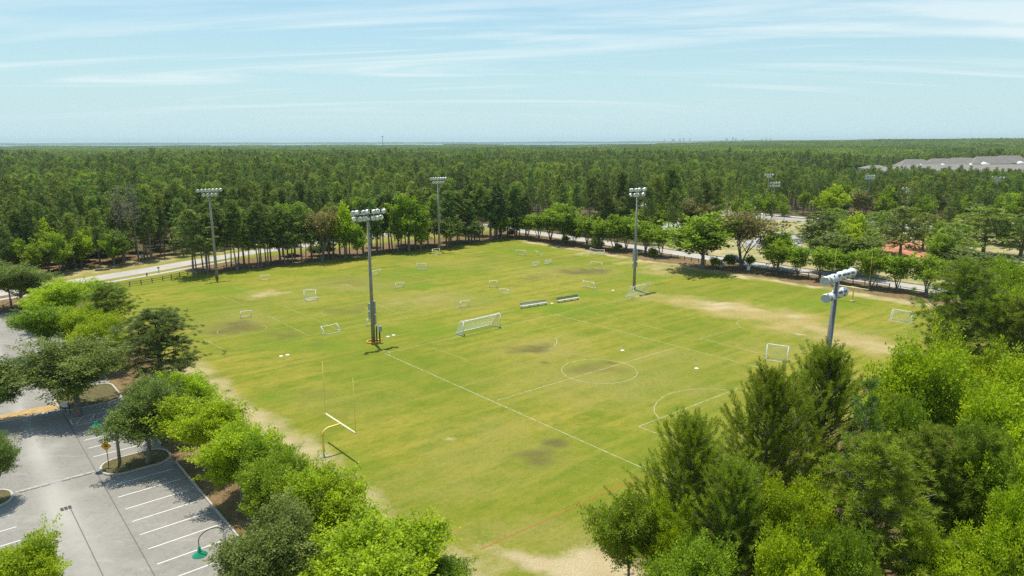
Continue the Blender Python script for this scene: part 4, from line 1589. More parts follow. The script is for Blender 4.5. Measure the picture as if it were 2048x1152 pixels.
GREEN_N = [broad('near_green%d' % k, 81 + k, 9.0, 4.0, 1.6, 400, 98, 0.19, 'green_leaves', spray=1.25, tr=0.22) for k in range(2)]
# middle-distance trees
PINE_M = [pine('mid_pine%d' % k, 101 + k, 17.0, (7.2, 5.6, 8.4, 5.0, 7.4, 6.4)[k], (2.4, 2.7, 2.1, 2.6, 2.3, 2.6)[k], 54, 8, 9, 0.62, 0.15,
              'dark_pine_needles' if k % 3 else 'pine_needles', sides=5, tr=0.20, stub=6, upn=0.9, up=0.45, prof=(0.32, 0.45, 0.35, 0.5, 0.3, 0.4)[k]) for k in range(6)]
MYRTLE = [broad('myrtle%d' % k, 121 + k, 8.0, 2.9, 2.3, 110, 26, 0.46, 'green_leaves', stems=4, tr=0.22, spray=1.1, shape=1.25, flat=0.9, sides=5) for k in range(4)]
BROAD_M = [broad('mid_broad%d' % k, 131 + k, 11.0, 4.3, 2.0, 190, 34, 0.48, ('green_leaves', 'lime_leaves', 'oak_leaves', 'olive_leaves')[k], spray=1.3, tr=0.3, sides=6) for k in range(4)]
OLIVE_M = broad('mid_olive', 151, 12.0, 4.2, 2.5, 150, 26, 0.40, 'olive_leaves', spray=1.4, stems=3, tr=0.3, fill=0.6)
TWIGGY = pine('bare_pine', 155, 18.0, 9.0, 2.6, 40, 5, 5, 0.5, 0.09, 'bare_twigs', sides=5)
PAD_P = [pine('pad_pine%d' % k, 161 + k, 12.0, 2.2, 3.4, 44, 11, 10, 0.58, 0.14, 'pine_needles', sides=5, up=0.2, prof=0.5, upn=0.8) for k in range(2)]
BUSH = [broad('bush%d' % k, 171 + k, 2.2, 1.4, 0.1, 60, 26, 0.26, ('oak_leaves', 'green_leaves')[k], spray=0.6, tr=0.08, sides=4) for k in range(2)]

_rt = random.Random(77)


def place(kind, name, label, cat, x, y, s=(1, 1, 1), group=None, rz=None, z=0.0):
    o = bpy.data.objects.new(name, None)
    o.empty_display_size = 0.3
    COL.objects.link(o)
    o.location = (x, y, z)
    o.rotation_euler = (0, 0, _rt.uniform(0, 6.28) if rz is None else rz)
    o.scale = s if isinstance(s, tuple) else (s, s, s)
    tag(o, label, cat, group)
    link('trunk', kind[0], o)
    link('crown', kind[1], o)
    return o


def crownpos(px, py, z):
    return gp(px, py, z)


# ---- row between the parking lot and the field
HT = {}
for k in PINE_N + [THIN_P] + FEATH + LIME_N + OAK_N + GREEN_N + PINE_M + MYRTLE + BROAD_M + [OLIVE_M, TWIGGY] + PAD_P + BUSH:
    co = np.empty(len(k[1].vertices) * 3, np.float32)
    k[1].vertices.foreach_get('co', co)
    co = co.reshape(-1, 3)
    HT[id(k)] = (float(np.percentile(co[:, 2], 99.7)), float(np.percentile(np.hypot(co[:, 0], co[:, 1]), 96)), float(np.percentile(co[:, 2], 2)))


def crown_tree(kind, name, label, cat, px, py, rpx, ztop, group=None, hpx=None):
    """tree whose crown the photograph shows centred at px, py with radius rpx; ztop = height of the tree"""
    H0, R0, B0 = HT[id(kind)]
    sz = ztop / H0
    zc = 0.5 * (ztop + B0 * sz)
    x, y = gp(px, py, zc)
    r = 1.05 * rpx * depth(x, y, zc) / FPX
    sxy = r / R0
    return place(kind, name, label, cat, x, y, (sxy, sxy, sz), group)


ROW = 'trees in the row between parking lot and field'
for a in [
    (LIME_N[0], 'broadleaf_tree', 'bright lime-green tree at the bottom edge of the field, nearest in the left row', 'tree', 742, 1120, 132, 7.6),
    (OAK_N[0], 'oak_tree', 'dark grey-green oak at the bottom beside the green lamp shade', 'tree', 535, 1090, 104, 8.0),
    (LIME_N[1], 'broadleaf_tree', 'lime-green tree just above the bottom dark oak', 'tree', 640, 1008, 90, 7.4),
    (GREEN_N[0], 'broadleaf_tree', 'green tree in the left row below the football goalpost', 'tree', 560, 962, 72, 7.2),
    (LIME_N[2], 'broadleaf_tree', 'lime-green tree by the kerb in the middle of the left row', 'tree', 474, 900, 80, 7.6),
    (LIME_N[0], 'broadleaf_tree', 'lime-green tree right of the dark oak on the kerbed island', 'tree', 408, 838, 78, 7.6),
    (LIME_N[1], 'broadleaf_tree', 'yellow-green tree directly below the dark round pine', 'tree', 365, 785, 64, 7.0),
    (OAK_N[1], 'oak_tree', 'dark oak shading the kerbed island and its lamp', 'tree', 282, 812, 72, 9.0),
    (PINE_N[2], 'pine_tree', 'dark round-crowned pine at the left edge of the field', 'tree', 318, 682, 86, 11.0),
    (OAK_N[0], 'oak_tree', 'grey-green spreading tree over the yellow sign by the crossing', 'tree', 142, 725, 98, 9.4),
    (LIME_N[2], 'broadleaf_tree', 'lime-green tree above the spreading grey-green one', 'tree', 205, 668, 52, 8.2),
    (LIME_N[0], 'broadleaf_tree', 'yellow-green tree at the top of the left row before the road', 'tree', 122, 588, 62, 8.4),
    (GREEN_N[1], 'broadleaf_tree', 'green tree overhanging the far parking stalls', 'tree', 90, 640, 62, 8.0),
    (PINE_N[0], 'pine_tree', 'sparse brownish pine left of the dark round pine', 'tree', 212, 612, 56, 10.0),
    (OAK_N[1], 'oak_tree', 'dark oak at the far left by the lot entrance', 'tree', 42, 552, 62, 9.5),
    (OAK_N[1], 'oak_tree', 'oak crown cut by the left edge above the crossing', 'tree', -22, 765, 50, 7.5),
    (OAK_N[0], 'oak_tree', 'oak crown cut by the left edge beside the near island', 'tree', -20, 905, 44, 7.0),
    (GREEN_N[1], 'broadleaf_tree', 'green tree behind the lime-green kerb trees, towards the field', 'tree', 520, 915, 60, 7.0),
    (LIME_N[1], 'broadleaf_tree', 'lime-green tree between the goalpost and the bottom oak', 'tree', 600, 1010, 70, 6.6),
    (GREEN_N[0], 'broadleaf_tree', 'green tree squeezed between the island oak and the kerb trees', 'tree', 330, 790, 50, 7.4),
    (LIME_N[2], 'broadleaf_tree', 'lime-green tree behind the grey-green spreading one', 'tree', 165, 645, 50, 8.0),
    (GREEN_N[1], 'broadleaf_tree', 'green tree at the very bottom of the left row', 'tree', 860, 1140, 66, 5.0),
    (LIME_N[2], 'broadleaf_tree', 'bright green tree in the bottom left corner of the parking lot', 'tree', 48, 1128, 82, 6.0),
]:
    crown_tree(*a, group=ROW)

# ---- foreground wood, right
FG = 'trees of the foreground wood on the right'


def top_tree(kind, name, label, px, pytop, Y, rpx, group=FG, zfix=None):
    """tree standing at distance Y whose top the photograph shows at px, pytop"""
    H0, R0, B0 = HT[id(kind)]
    dep = PITCH + math.atan((pytop - 576) / FPX)
    ztop = CAM_H - Y * math.tan(dep)
    if zfix:
        ztop = zfix
    dd = depth(0, Y, ztop)
    x = (px - 1024) / FPX * dd
    r = rpx * depth(0, Y, ztop * 0.6) / FPX
    return place(kind, name, label, 'tree', x, Y, (r / R0, r / R0, ztop / H0), group)


for a in [
    (FEATH[0], 'conifer_tree', 'leftmost feathery conifer of the foreground wood, over the orange line', 1385, 832, 45, 135),
    (FEATH[1], 'conifer_tree', 'feathery conifer left of the nearest floodlight pole', 1545, 738, 49, 125),
    (FEATH[2], 'conifer_tree', 'tallest dark conifer directly below the nearest floodlight pole', 1655, 692, 54.0, 140),
    (FEATH[0], 'conifer_tree', 'feathery conifer in front of the leftmost one at the bottom', 1475, 925, 41, 130),
    (THIN_P, 'pine_tree', 'thin young pine with bare trunk and dark tufts in the foreground wood', 1742, 757, 45, 46),
    (PINE_N[1], 'pine_tree', 'broad long-needled pine in the middle of the foreground wood', 1765, 880, 40.5, 125),
    (PINE_N[0], 'pine_tree', 'dark pine behind the long-needled one at the lower right', 1872, 855, 46, 80),
    (PINE_N[1], 'pine_tree', 'pale grey-green pine at the lower right', 1965, 850, 44, 82),
    (PINE_N[0], 'pine_tree', 'large dark layered pine at the right end of the field', 1935, 525, 80, 92),
    (PINE_N[0], 'pine_tree', 'dark pine cut by the right edge behind the lime trees', 2050, 600, 76, 70),
    (LIME_N[0], 'broadleaf_tree', 'big lime-green tree at the right, left half of the bright mass', 1845, 690, 58, 92),
    (LIME_N[2], 'broadleaf_tree', 'big lime-green tree at the right, middle of the bright mass', 1950, 672, 62, 88),
    (LIME_N[1], 'broadleaf_tree', 'big lime-green tree cut by the right edge', 2040, 720, 56, 95),
    (LIME_N[1], 'broadleaf_tree', 'lime-green tree below the bright mass at the right edge', 2000, 790, 50, 92),
    (GREEN_N[0], 'broadleaf_tree', 'green tree behind the thin young pine', 1800, 800, 50, 76),
    (GREEN_N[1], 'broadleaf_tree', 'dark green bush-like tree at the left foot of the foreground wood', 1262, 985, 43.5, 82),
    (LIME_N[2], 'broadleaf_tree', 'small bright tree among the conifers at the bottom', 1345, 990, 42, 52),
    (LIME_N[0], 'broadleaf_tree', 'bright tree between the conifers left of the broad pine', 1590, 955, 41, 78),
    (LIME_N[1], 'broadleaf_tree', 'bright yellow-green tree at the bottom below the tallest conifer', 1570, 1075, 36, 78),
    (GREEN_N[0], 'broadleaf_tree', 'green tree at the bottom edge under the broad pine', 1690, 1060, 36, 76),
    (LIME_N[2], 'broadleaf_tree', 'bright tree at the bottom right under the dark pine', 1890, 1040, 38, 88),
    (LIME_N[0], 'broadleaf_tree', 'light green tree low at the right edge', 2010, 900, 44, 84),
    (GREEN_N[1], 'broadleaf_tree', 'green tree at the bottom beside the sandy corner', 1400, 1075, 38, 88),
    (LIME_N[1], 'broadleaf_tree', 'yellowish tree in the bottom right corner', 2030, 985, 38, 72),
    (GREEN_N[0], 'broadleaf_tree', 'dense green tree right of the big dark layered pine', 2030, 525, 92, 75),
    (LIME_N[0], 'broadleaf_tree', 'bright tree between the layered pine and the right edge', 2035, 580, 84, 55),
]:
    top_tree(*a)

# ---- small trees and big ones along the park road
ORD = ['first', 'second', 'third', 'fourth', 'fifth', 'sixth', 'seventh', 'eighth', 'ninth', 'tenth', 'eleventh', 'twelfth', 'thirteenth', 'fourteenth',
       'fifteenth', 'sixteenth', 'seventeenth', 'eighteenth', 'nineteenth', 'twentieth']
rows = [(1033, 474, 437), (1055, 477, 434), (1078, 480, 428), (1101, 481, 424), (1149, 489, 452), (1175, 494, 436), (1202, 498, 444), (1231, 501, 434), (1252, 499, 440),
        (1290, 508, 447), (1322, 513, 456), (1551, 549, 487), (1594, 554, 497), (1640, 560, 500), (1680, 566, 505), (1740, 575, 503), (1793, 581, 516), (1850, 590, 516)]
for k, (px_, py_, ty) in enumerate(rows):
    x, y = gp(px_, py_)
    top = CAM_H - y * math.tan(PITCH + math.atan((ty - 576) / FPX))
    s = top / HT[id(MYRTLE[k % 4])][0]
    place(MYRTLE[k % 4], 'roadside_tree', 'small vase-shaped green tree by the park road fence, %s from the left' % ORD[k], 'tree', x, y,
          (s * 1.32, s * 1.32, s * 1.06), 'small trees along the park road')
for kind, nm, lab, px_, py_, ty, rpx in [
        (BROAD_M[0], 'maple_tree', 'dense rounded dark-green tree among the small roadside trees', 1127, 487, 408, 38),
        (BROAD_M[0], 'oak_tree', 'big rounded green tree casting a dark shadow on the field edge', 1405, 538, 428, 62),
        (OLIVE_M, 'oak_tree', 'olive-brown open-crowned tree right of the big rounded one', 1482, 535, 418, 52),
        (BROAD_M[0], 'broadleaf_tree', 'green tree between the olive tree and the small roadside ones', 1555, 540, 462, 34),
        (BROAD_M[1], 'broadleaf_tree', 'bright green tree behind the road near the boxed floodlight pole', 1312, 470, 403, 36),
        (BROAD_M[2], 'broadleaf_tree', 'dull green tree behind the first roadside trees of the clearing', 1255, 470, 420, 38),
        (OLIVE_M, 'oak_tree', 'brownish bushy tree right of the bright green one', 1362, 465, 394, 36),
        (BROAD_M[2], 'oak_tree', 'grey-green willow-like tree behind the right roadside trees', 1690, 548, 470, 56),
        (BROAD_M[1], 'broadleaf_tree', 'bright green tree in the clearing left of the red clay', 1705, 500, 428, 34),
        (BROAD_M[1], 'broadleaf_tree', 'bright low tree below the clearing pines', 1695, 510, 452, 28),
        (BROAD_M[2], 'oak_tree', 'pale grey-green tree right of the red clay', 1950, 560, 505, 66),
        (BROAD_M[0], 'broadleaf_tree', 'green tree left of the pale grey-green one by the road', 1880, 545, 470, 30),
        (BROAD_M[0], 'broadleaf_tree', 'bright green sapling on the red clay', 1872, 510, 445, 22),
        (BROAD_M[2], 'oak_tree', 'dull green tree behind the wide goal across the road', 1190, 470, 425, 30),
        (BROAD_M[0], 'broadleaf_tree', 'green tree behind the boxed pole across the road', 1285, 478, 420, 30),
        (BROAD_M[3], 'oak_tree', 'tan-green tree right of the brownish bushy one', 1395, 470, 408, 26),
        (BROAD_M[1], 'broadleaf_tree', 'bright tree at the wood edge left of the tan pole', 1660, 440, 372, 26),
        (BROAD_M[0], 'broadleaf_tree', 'green tree in the far wood edge right of the tan pole', 1765, 440, 392, 15),
        (BROAD_M[1], 'broadleaf_tree', 'bright thin tree in the far wood edge below the roofs', 1925, 448, 394, 16),
        (BROAD_M[0], 'broadleaf_tree', 'green tree at the right edge below the roofs', 2035, 455, 388, 26),
        (BROAD_M[2], 'oak_tree', 'dull green tree at the lower right roadside', 1925, 590, 512, 34)]:
    H0, R0, B0 = HT[id(kind)]
    x, y = gp(px_, py_)
    top = CAM_H - y * math.tan(PITCH + math.atan((ty - 576) / FPX))
    r = 1.2 * rpx * depth(x, y) / FPX / R0
    place(kind, nm, lab, 'tree', x, y, (r, r, top / H0), 'trees near the park road')
for lab, kind, px_, py_, ty, rpx in [
        ('flat-layered pine left of the bright clearing tree', PAD_P[0], 1640, 505, 424, 40), ('second flat-layered pine left of the clearing', PAD_P[1], 1665, 495, 418, 32),
        ('flat-layered pine before the red clay, left', PAD_P[1], 1755, 505, 424, 36), ('tall flat-layered pine over the red clay', PAD_P[0], 1800, 515, 415, 42),
        ('dark flat-layered pine right of the red clay', PAD_P[1], 1845, 500, 428, 32), ('dark broad pine near the right edge beyond the road', PAD_P[0], 1965, 510, 418, 52),
        ('pine at the right edge beyond the road', PAD_P[1], 2040, 515, 432, 50), ('small round pine on the far pavement', PAD_P[0], 1895, 462, 416, 16),
        ('small pale pine left of the tan light pole', PAD_P[1], 1565, 432, 398, 12), ('pine at the clearing edge by the brownish bushy tree', PAD_P[0], 1420, 440, 385, 24),
        ('pine behind the small roadside trees, left of the boxed pole', PAD_P[1], 1215, 470, 395, 30), ('pine behind the small roadside trees, at the boxed pole', PAD_P[0], 1262, 462, 388, 26),
        ('loose pine between the red clay and the pale grey-green tree', PAD_P[1], 1905, 528, 448, 36), ('low round pine right of the gravel patch', PAD_P[0], 1620, 500, 452, 30),
        ('pine over the second far pavement at the right', PAD_P[1], 1935, 480, 428, 28), ('pine behind the red clay near the right edge', PAD_P[0], 2005, 490, 430, 34),
        ('young pine on the left rim of the red clay', PAD_P[0], 1735, 520, 460, 22), ('young pine on the right rim of the red clay', PAD_P[1], 1880, 530, 470, 24)]:
    H0, R0, B0 = HT[id(kind)]
    x, y = gp(px_, py_)
    top = CAM_H - y * math.tan(PITCH + math.atan((ty - 576) / FPX))
    r = 1.25 * rpx * depth(x, y) / FPX / R0
    place(kind, 'pine_tree', lab, 'tree', x, y, (r, r, top / H0), 'pines in the clearing beyond the park road')

# ---- belt of pines along the far side of the field
g = np.random.RandomState(909)
BELT = []
for k in range(128):
    u = g.uniform(-1, 107)
    v = -86.5 - abs(g.normal()) * 6.0
    if v < float(vroad(u)) + 6 or v < -108 or (24 < u < 31.5 and v < -94):
        continue
    if any((u - a) ** 2 + (v - b) ** 2 < 2.4 for a, b in BELT):
        continue
    BELT.append((u, v))
for k, (u, v) in enumerate(sorted(BELT)):
    p = W(u, v)
    hh = g.uniform(12.5, 18.0) + (1.5 if u > 60 else 0) - (1.5 if 24 < u < 44 else 0)
    kind = PINE_M[g.randint(6)]
    s = hh / HT[id(kind)][0]
    w_ = s * g.uniform(1.1, 1.5)
    where = ('left end, near the left floodlight pole' if u < 16 else 'left part, before the picnic shelter' if u < 36 else 'middle, behind the orange-ringed pole' if u < 56
             else 'part left of the far floodlight pole' if u < 71 else 'part right of the far floodlight pole' if u < 88 else 'right end, by the park road')
    row_ = 'front-row slim pine of the field-side belt, ' if v > -91 else 'back-row slim pine of the field-side belt, '
    place(kind, 'pine_tree', row_ + where, 'tree', p.x, p.y, (w_, w_, s), 'pines of the belt along the field')
for lab, nm, kind, px_, py_, ty, rpx in [
        ('single broad pine at the left end of the belt', 'pine_tree', PINE_M[1], 387, 553, 418, 40),
        ('bright lime-green tree left of the middle floodlight pole in the belt', 'broadleaf_tree', BROAD_M[1], 690, 517, 405, 34),
        ('green lower tree beside the lime-green one in the belt', 'broadleaf_tree', BROAD_M[0], 715, 517, 448, 24),
        ('olive-brown nearly bare tree over the picnic shelter', 'oak_tree', OLIVE_M, 645, 523, 415, 40),
        ('tall green tree right of the middle floodlight pole', 'broadleaf_tree', BROAD_M[0], 818, 503, 388, 40),
        ('bright green lower tree in front of the tall green one', 'broadleaf_tree', BROAD_M[1], 842, 501, 430, 26),
        ('small green tree behind the tipped practice frame', 'broadleaf_tree', BROAD_M[0], 797, 505, 415, 20),
        ('grey-green tree behind the far floodlight pole', 'oak_tree', BROAD_M[2], 895, 495, 432, 34),
        ('dark green tree at the right end of the belt', 'broadleaf_tree', BROAD_M[0], 1003, 478, 428, 24),
        ('dark green shrubby tree under the belt pines', 'broadleaf_tree', BROAD_M[2], 940, 487, 440, 28),
        ('olive shrubby tree at the left part of the belt', 'oak_tree', BROAD_M[2], 560, 522, 450, 26)]:
    H0, R0, B0 = HT[id(kind)]
    x, y = gp(px_, py_)
    top = CAM_H - y * math.tan(PITCH + math.atan((ty - 576) / FPX))
    r = rpx * depth(x, y) / FPX / R0
    place(kind, nm, lab, 'tree', x, y, (r, r, top / H0), 'broad-leaved trees of the belt')
# shrubs
for k, (lab, px_, py_, s) in enumerate([('round dark shrub by the wide white goal at the road fence', 1193, 500, 1.6), ('low shrub at the foot of the dense rounded tree', 1132, 487, 1.1),
        ('low shrub along the road fence right of the wide goal', 1237, 503, 1.0), ('low shrub by the fence below the boxed pole', 1306, 513, 1.1),
        ('dark hedge shrub before the picnic shelter, left', 628, 512, 1.3), ('dark hedge shrub before the picnic shelter, middle', 641, 511, 1.4), ('dark hedge shrub before the picnic shelter, right', 655, 509, 1.4),
        ('shrub by the stone pillar, left', 1432, 534, 1.1), ('shrub by the stone pillar, right', 1458, 534, 1.3), ('shrub right of the olive tree', 1500, 533, 1.2),
        ('low shrub at the leftmost roadside tree', 1024, 473, 1.1)]):
    x, y = gp(px_, py_)
    place(BUSH[k % 2], 'shrub', lab, 'shrub', x, y, s, 'shrubs beside the field')

# ================================================================== the wood
# simple trees for the mass of the wood, each one mesh with trunk and crown
def joined(name, pr):
    t_, c_ = pr
    nv1 = len(t_.vertices)
    a = np.empty(nv1 * 3, np.float32); t_.vertices.foreach_get('co', a)
    b = np.empty(len(c_.vertices) * 3, np.float32); c_.vertices.foreach_get('co', b)
    f1 = np.empty(len(t_.loops), np.int32); t_.loops.foreach_get('vertex_index', f1)
    f2 = np.empty(len(c_.loops), np.int32); c_.loops.foreach_get('vertex_index', f2)
    n1, n2 = len(t_.polygons), len(c_.polygons)
    ti = np.empty(n2, np.float32); c_.attributes['tint'].data.foreach_get('value', ti)
    me = set_mesh(name, np.concatenate([a, b]).reshape(-1, 3), np.concatenate([f1, f2 + nv1]), 4, [t_.materials[0], c_.materials[0]],
                  np.concatenate([np.zeros(n1), np.ones(n2)]), np.concatenate([np.zeros(n1), ti]))
    return me


fcol = bpy.data.collections.new('wood_sources')


def fsrc(me):
    o = bpy.data.objects.new('wood_source_%02d' % len(fcol.objects), me)
    fcol.objects.link(o)
    return len(fcol.objects) - 1


FP = [joined('far_pine%d' % k, pine('fp%d' % k, 201 + k, 17.0, (8.0, 6.5, 9.0, 5.5, 7.5, 5.0)[k], (2.0, 2.3, 1.8, 2.2, 2.0, 2.4)[k], 34, 5.0, 5, 0.85, 0.24,
                                  'dark_pine_needles' if k % 2 else 'pine_needles', sides=4, tr=0.19, stub=0, upn=0.9, up=0.4, prof=(0.3, 0.4, 0.35, 0.5, 0.3, 0.4)[k])) for k in range(6)]
FB = [joined('far_broad%d' % k, broad('fb%d' % k, 221 + k, 12.0, 3.6, 2.5, 60, 18, 0.8, ('green_leaves', 'oak_leaves', 'olive_leaves', 'lime_leaves')[k], spray=1.5, tr=0.2, sides=4)) for k in range(4)]
I_P = [fsrc(m) for m in FP]
I_B = [fsrc(m) for m in FB]


def patch(name, size, n, seed, per, ll, mats=('dark_pine_needles', 'pine_needles', 'oak_leaves')):
    """a piece of distant canopy: n small crowns with coarse leaves"""
    g = np.random.RandomState(seed)
    P, D, N, L, M, T = [], [], [], [], [], []
    for k in range(n):
        x, y = g.uniform(-size / 2, size / 2, 2)
        broadl = g.rand() < 0.12
        h = g.uniform(11, 15) if broadl else g.uniform(13.5, 18)
        r = g.uniform(2.5, 3.8) if broadl else g.uniform(1.6, 2.6)
        d = norm(g.normal(size=(per, 3)))
        c = np.array([x, y, h - (2.5 if broadl else 3.2)])
        q = c + d * np.array([r, r, 2.5 if broadl else 3.2]) * g.uniform(0.55, 1.0, (per, 1))
        P.append(q); D.append(norm(d + np.array([0, 0, 0.3]) + g.normal(size=(per, 3)) * 0.5)); N.append(norm(g.normal(size=(per, 3)) * 0.6 + np.array([0, 0, 1])))
        L.append(ll * g.uniform(0.7, 1.3, per))
        M.append(np.full(per, 2 if broadl else g.randint(2)))
        T.append(np.clip(g.rand() * 0.7 + g.rand(per) * 0.3, 0, 1))
    L = np.concatenate(L)
    V = leaves(np.concatenate(P), np.concatenate(D), np.concatenate(N), L, L * 0.75, 0.1)
    return set_mesh(name, V, np.arange(len(V)), 4, [MATS[m] for m in mats], np.concatenate(M), np.concatenate(T))


I_PA = [fsrc(patch('canopy_piece%d' % k, 50, 150, 301 + k, 26, 1.5)) for k in range(4)]
LM = ('pine_needles', 'green_leaves', 'olive_leaves')
I_PA2 = [fsrc(patch('light_canopy_piece%d' % k, 50, 130, 341 + k, 26, 1.5, LM)) for k in range(2)]
I_PB2 = [fsrc(patch('light_canopy_mass%d' % k, 160, 800, 351 + k, 10, 3.0, LM)) for k in range(2)]
I_PB = [fsrc(patch('canopy_mass%d' % k, 160, 900, 311 + k, 10, 3.0)) for k in range(3)]


def ok_tree(x, y):
    """where the wood stands, as an array mask, and where it is thin"""
    u, v = UV(x, y)
    r = np.hypot(x, y)
    m = np.ones_like(x, bool)
    near = (u > -150) & (u < 121) & (v > vroad(np.clip(u, -140, 114)) - 10 - 4 * vnoise(u / 9, v / 9)) & (v < 125)
    m &= ~near
    clear = (u >= 121) & (u < 246) & (v > -46 - 0.9 * (u - 121) * 0) & (v < 75)
    m &= ~clear
    road = (u >= 216) & (u < 244) & (v > -170)
    m &= ~road
    lot2 = (u > 146) & (u < 184) & (v > -122) & (v < -56)
    m &= ~lot2
    prk = (u > 105) & (u < 123) & (v > -135)
    m &= ~prk
    m &= ~((x > 255) & (x < 560) & (y > 500) & (y < 690))
    m &= ~((x > 120) & (x < 560) & (y > 470) & (y < 690) & (x > 255 - (y - 505) * 0.2) & (x < 256))
    m &= ~((u < 20) & (v > 40))
    m &= y > 20
    thin = (u >= 121) & (u < 216) & (v <= -46) & (v > -150)
    return m, thin


g = np.random.RandomState(4242)
sp = 4.1
gx_, gy_ = np.meshgrid(np.arange(-760, 800, sp), np.arange(40, 960, sp))
x = (gx_ + g.uniform(-1.7, 1.7, gx_.shape)).ravel()
y = (gy_ + g.uniform(-1.7, 1.7, gx_.shape)).ravel()
keep = (np.abs(np.degrees(np.arctan2(x, y))) < 43) & (np.hypot(x, y) < 950)
m, thin = ok_tree(x, y)
dens = fbm(x / 45 + 5, y / 45 + 5, 3)
keep &= m & (g.rand(len(x)) < np.where(thin, 0.30, np.where(np.hypot(x, y) < 330, 0.74, 0.62) + 1.1 * (dens - 0.5)))
x, y = x[keep], y[keep]
rr = np.hypot(x, y)
n = len(x)
spec = fbm(x / 70 + 90, y / 70 + 20, 3)
u_, v_ = UV(x, y)
isb = g.rand(n) < np.clip((spec - 0.52) * 3.0, 0.04, 0.55)
isb |= (g.rand(n) < 0.5) & (x > 260) & (y > 690) & (fbm(x / 90, y / 90, 2) > 0.45)
# leafy edge at the left
isb |= (u_ < -12) & (v_ > vroad(np.clip(u_, -140, 114)) - 42) & (g.rand(n) < 0.55) & (v_ < -80)
hmod = 0.66 + 0.62 * fbm(x / 75 + 3, y / 75 + 8, 3)
scl = hmod * g.uniform(0.82, 1.12, n) * np.where(g.rand(n) < 0.12, 1.16, 1.0) * np.where(g.rand(n) < 0.16, 0.72, 1.0)
right = (x > 150) & (y < 500)
scl = np.where(right, scl * 0.90, scl)
scl = np.where((y > 380) & (y < 505) & (x > 200), scl * 0.82, scl)
scl = np.where(isb, scl * g.uniform(0.7, 1.05, n), scl)
rotz = g.uniform(0, 6.28, n)
order = np.argsort(rr)
visible = np.abs(np.degrees(np.arctan2(x, y))) < 37.5
NEAR = [i for i in order if visible[i]][:205]
near_set = np.zeros(n, bool)
near_set[NEAR] = True
BK = [BROAD_M[0], BROAD_M[2], BROAD_M[3], BROAD_M[1]]
for i in NEAR:
    lu, lv = u_[i], v_[i]
    side = 'left' if lu < 60 and lv < -90 else 'right'
    s = float(scl[i])
    ppx = 1024 + FPX * float(x[i]) / depth(0, float(y[i]), 8)
    zone = ('at the far left' if ppx < 200 else 'near the two bare pines' if ppx < 330 else 'left of the left floodlight pole' if ppx < 430 else 'right of the left floodlight pole' if ppx < 620
            else 'behind the orange-ringed pole' if ppx < 860 else 'behind the far floodlight pole')
    zone_r = 'left of the boxed pole' if ppx < 1270 else 'right of the boxed pole'
    if isb[i]:
        kd = BK[g.choice(4, p=[0.45, 0.25, 0.08, 0.22])]
        sc = s * 12.0 / HT[id(kd)][0]
        place(kd, 'broadleaf_tree', 'leafy tree in the wood edge beyond the curving road, ' + zone if side == 'left' else 'leafy tree among the pines beyond the park road, ' + zone_r, 'tree',
              float(x[i]), float(y[i]), (sc, sc, sc), 'leafy trees at the edge of the %s wood' % side)
    else:
        kd = PINE_M[g.randint(6)]
        sc = s * 17.3 / HT[id(kd)][0]
        w_ = sc * g.uniform(0.9, 1.15)
        place(kd, 'pine_tree', 'tall pine in the wood edge beyond the curving road, ' + zone if side == 'left' else 'tall pine in the thin wood beyond the park road, ' + zone_r, 'tree',
              float(x[i]), float(y[i]), (w_, w_, sc), 'tall pines at the edge of the %s wood' % side)
for lab, px_, py_, ty in [('left of two bare grey-brown pines at the edge of the left wood', 250, 524, 372), ('right of two bare grey-brown pines at the edge of the left wood', 278, 524, 365)]:
    q = gp(px_, py_)
    top = CAM_H - q[1] * math.tan(PITCH + math.atan((ty - 576) / FPX))
    s = top / HT[id(TWIGGY)][0]
    place(TWIGGY, 'bare_pine', lab, 'tree', q[0], q[1], s, 'bare pines')

far = ~near_set
X, Y, S, RZ = x[far], y[far], scl[far], rotz[far]
fb = isb[far]
IDX = np.where(fb, np.array(I_B)[g.choice(4, fb.sum() + (~fb).sum(), p=[0.42, 0.3, 0.16, 0.12])], np.array(I_P)[g.randint(0, 6, len(X))])
Zt = terrain(X, Y)
pts = [np.stack([X, Y, Zt], -1)]
rots, scs, ids = [RZ], [S], [IDX]


def far_patches(r0, r1, step, idl, smin, smax, azlim, water=False, zs=0.0):
    xs, ys = np.meshgrid(np.arange(-r1, r1, step), np.arange(0, r1, step))
    px2 = (xs + g.uniform(-.15, .15, xs.shape) * step).ravel()
    py2 = (ys + g.uniform(-.15, .15, xs.shape) * step).ravel()
    rr2 = np.hypot(px2, py2)
    az = np.degrees(np.arctan2(px2, py2))
    k = (rr2 > r0) & (rr2 < r1) & (np.abs(az) < azlim)
    if water:
        inb = (rr2 > 4350) & (rr2 < 13500) & (az > -62) & (az < 15.5)
        k &= ~inb
    px2, py2 = px2[k], py2[k]
    pts.append(np.stack([px2, py2, terrain(px2, py2) - zs], -1))
    rots.append(g.randint(0, 4, len(px2)) * math.pi / 2)
    scs.append(g.uniform(smin, smax, len(px2)))
    vn = fbm(px2 / 420 + 5, py2 / 260 + 77, 3)
    scs[-1] = scs[-1] * (0.80 + 0.40 * fbm(px2 / 300 + 31, py2 / 300 + 2, 3))
    alt = I_PA2 if idl is I_PA else I_PB2
    ids.append(np.where(vn > 0.56, np.array(alt)[g.randint(0, len(alt), len(px2))], np.array(idl)[g.randint(0, len(idl), len(px2))]))


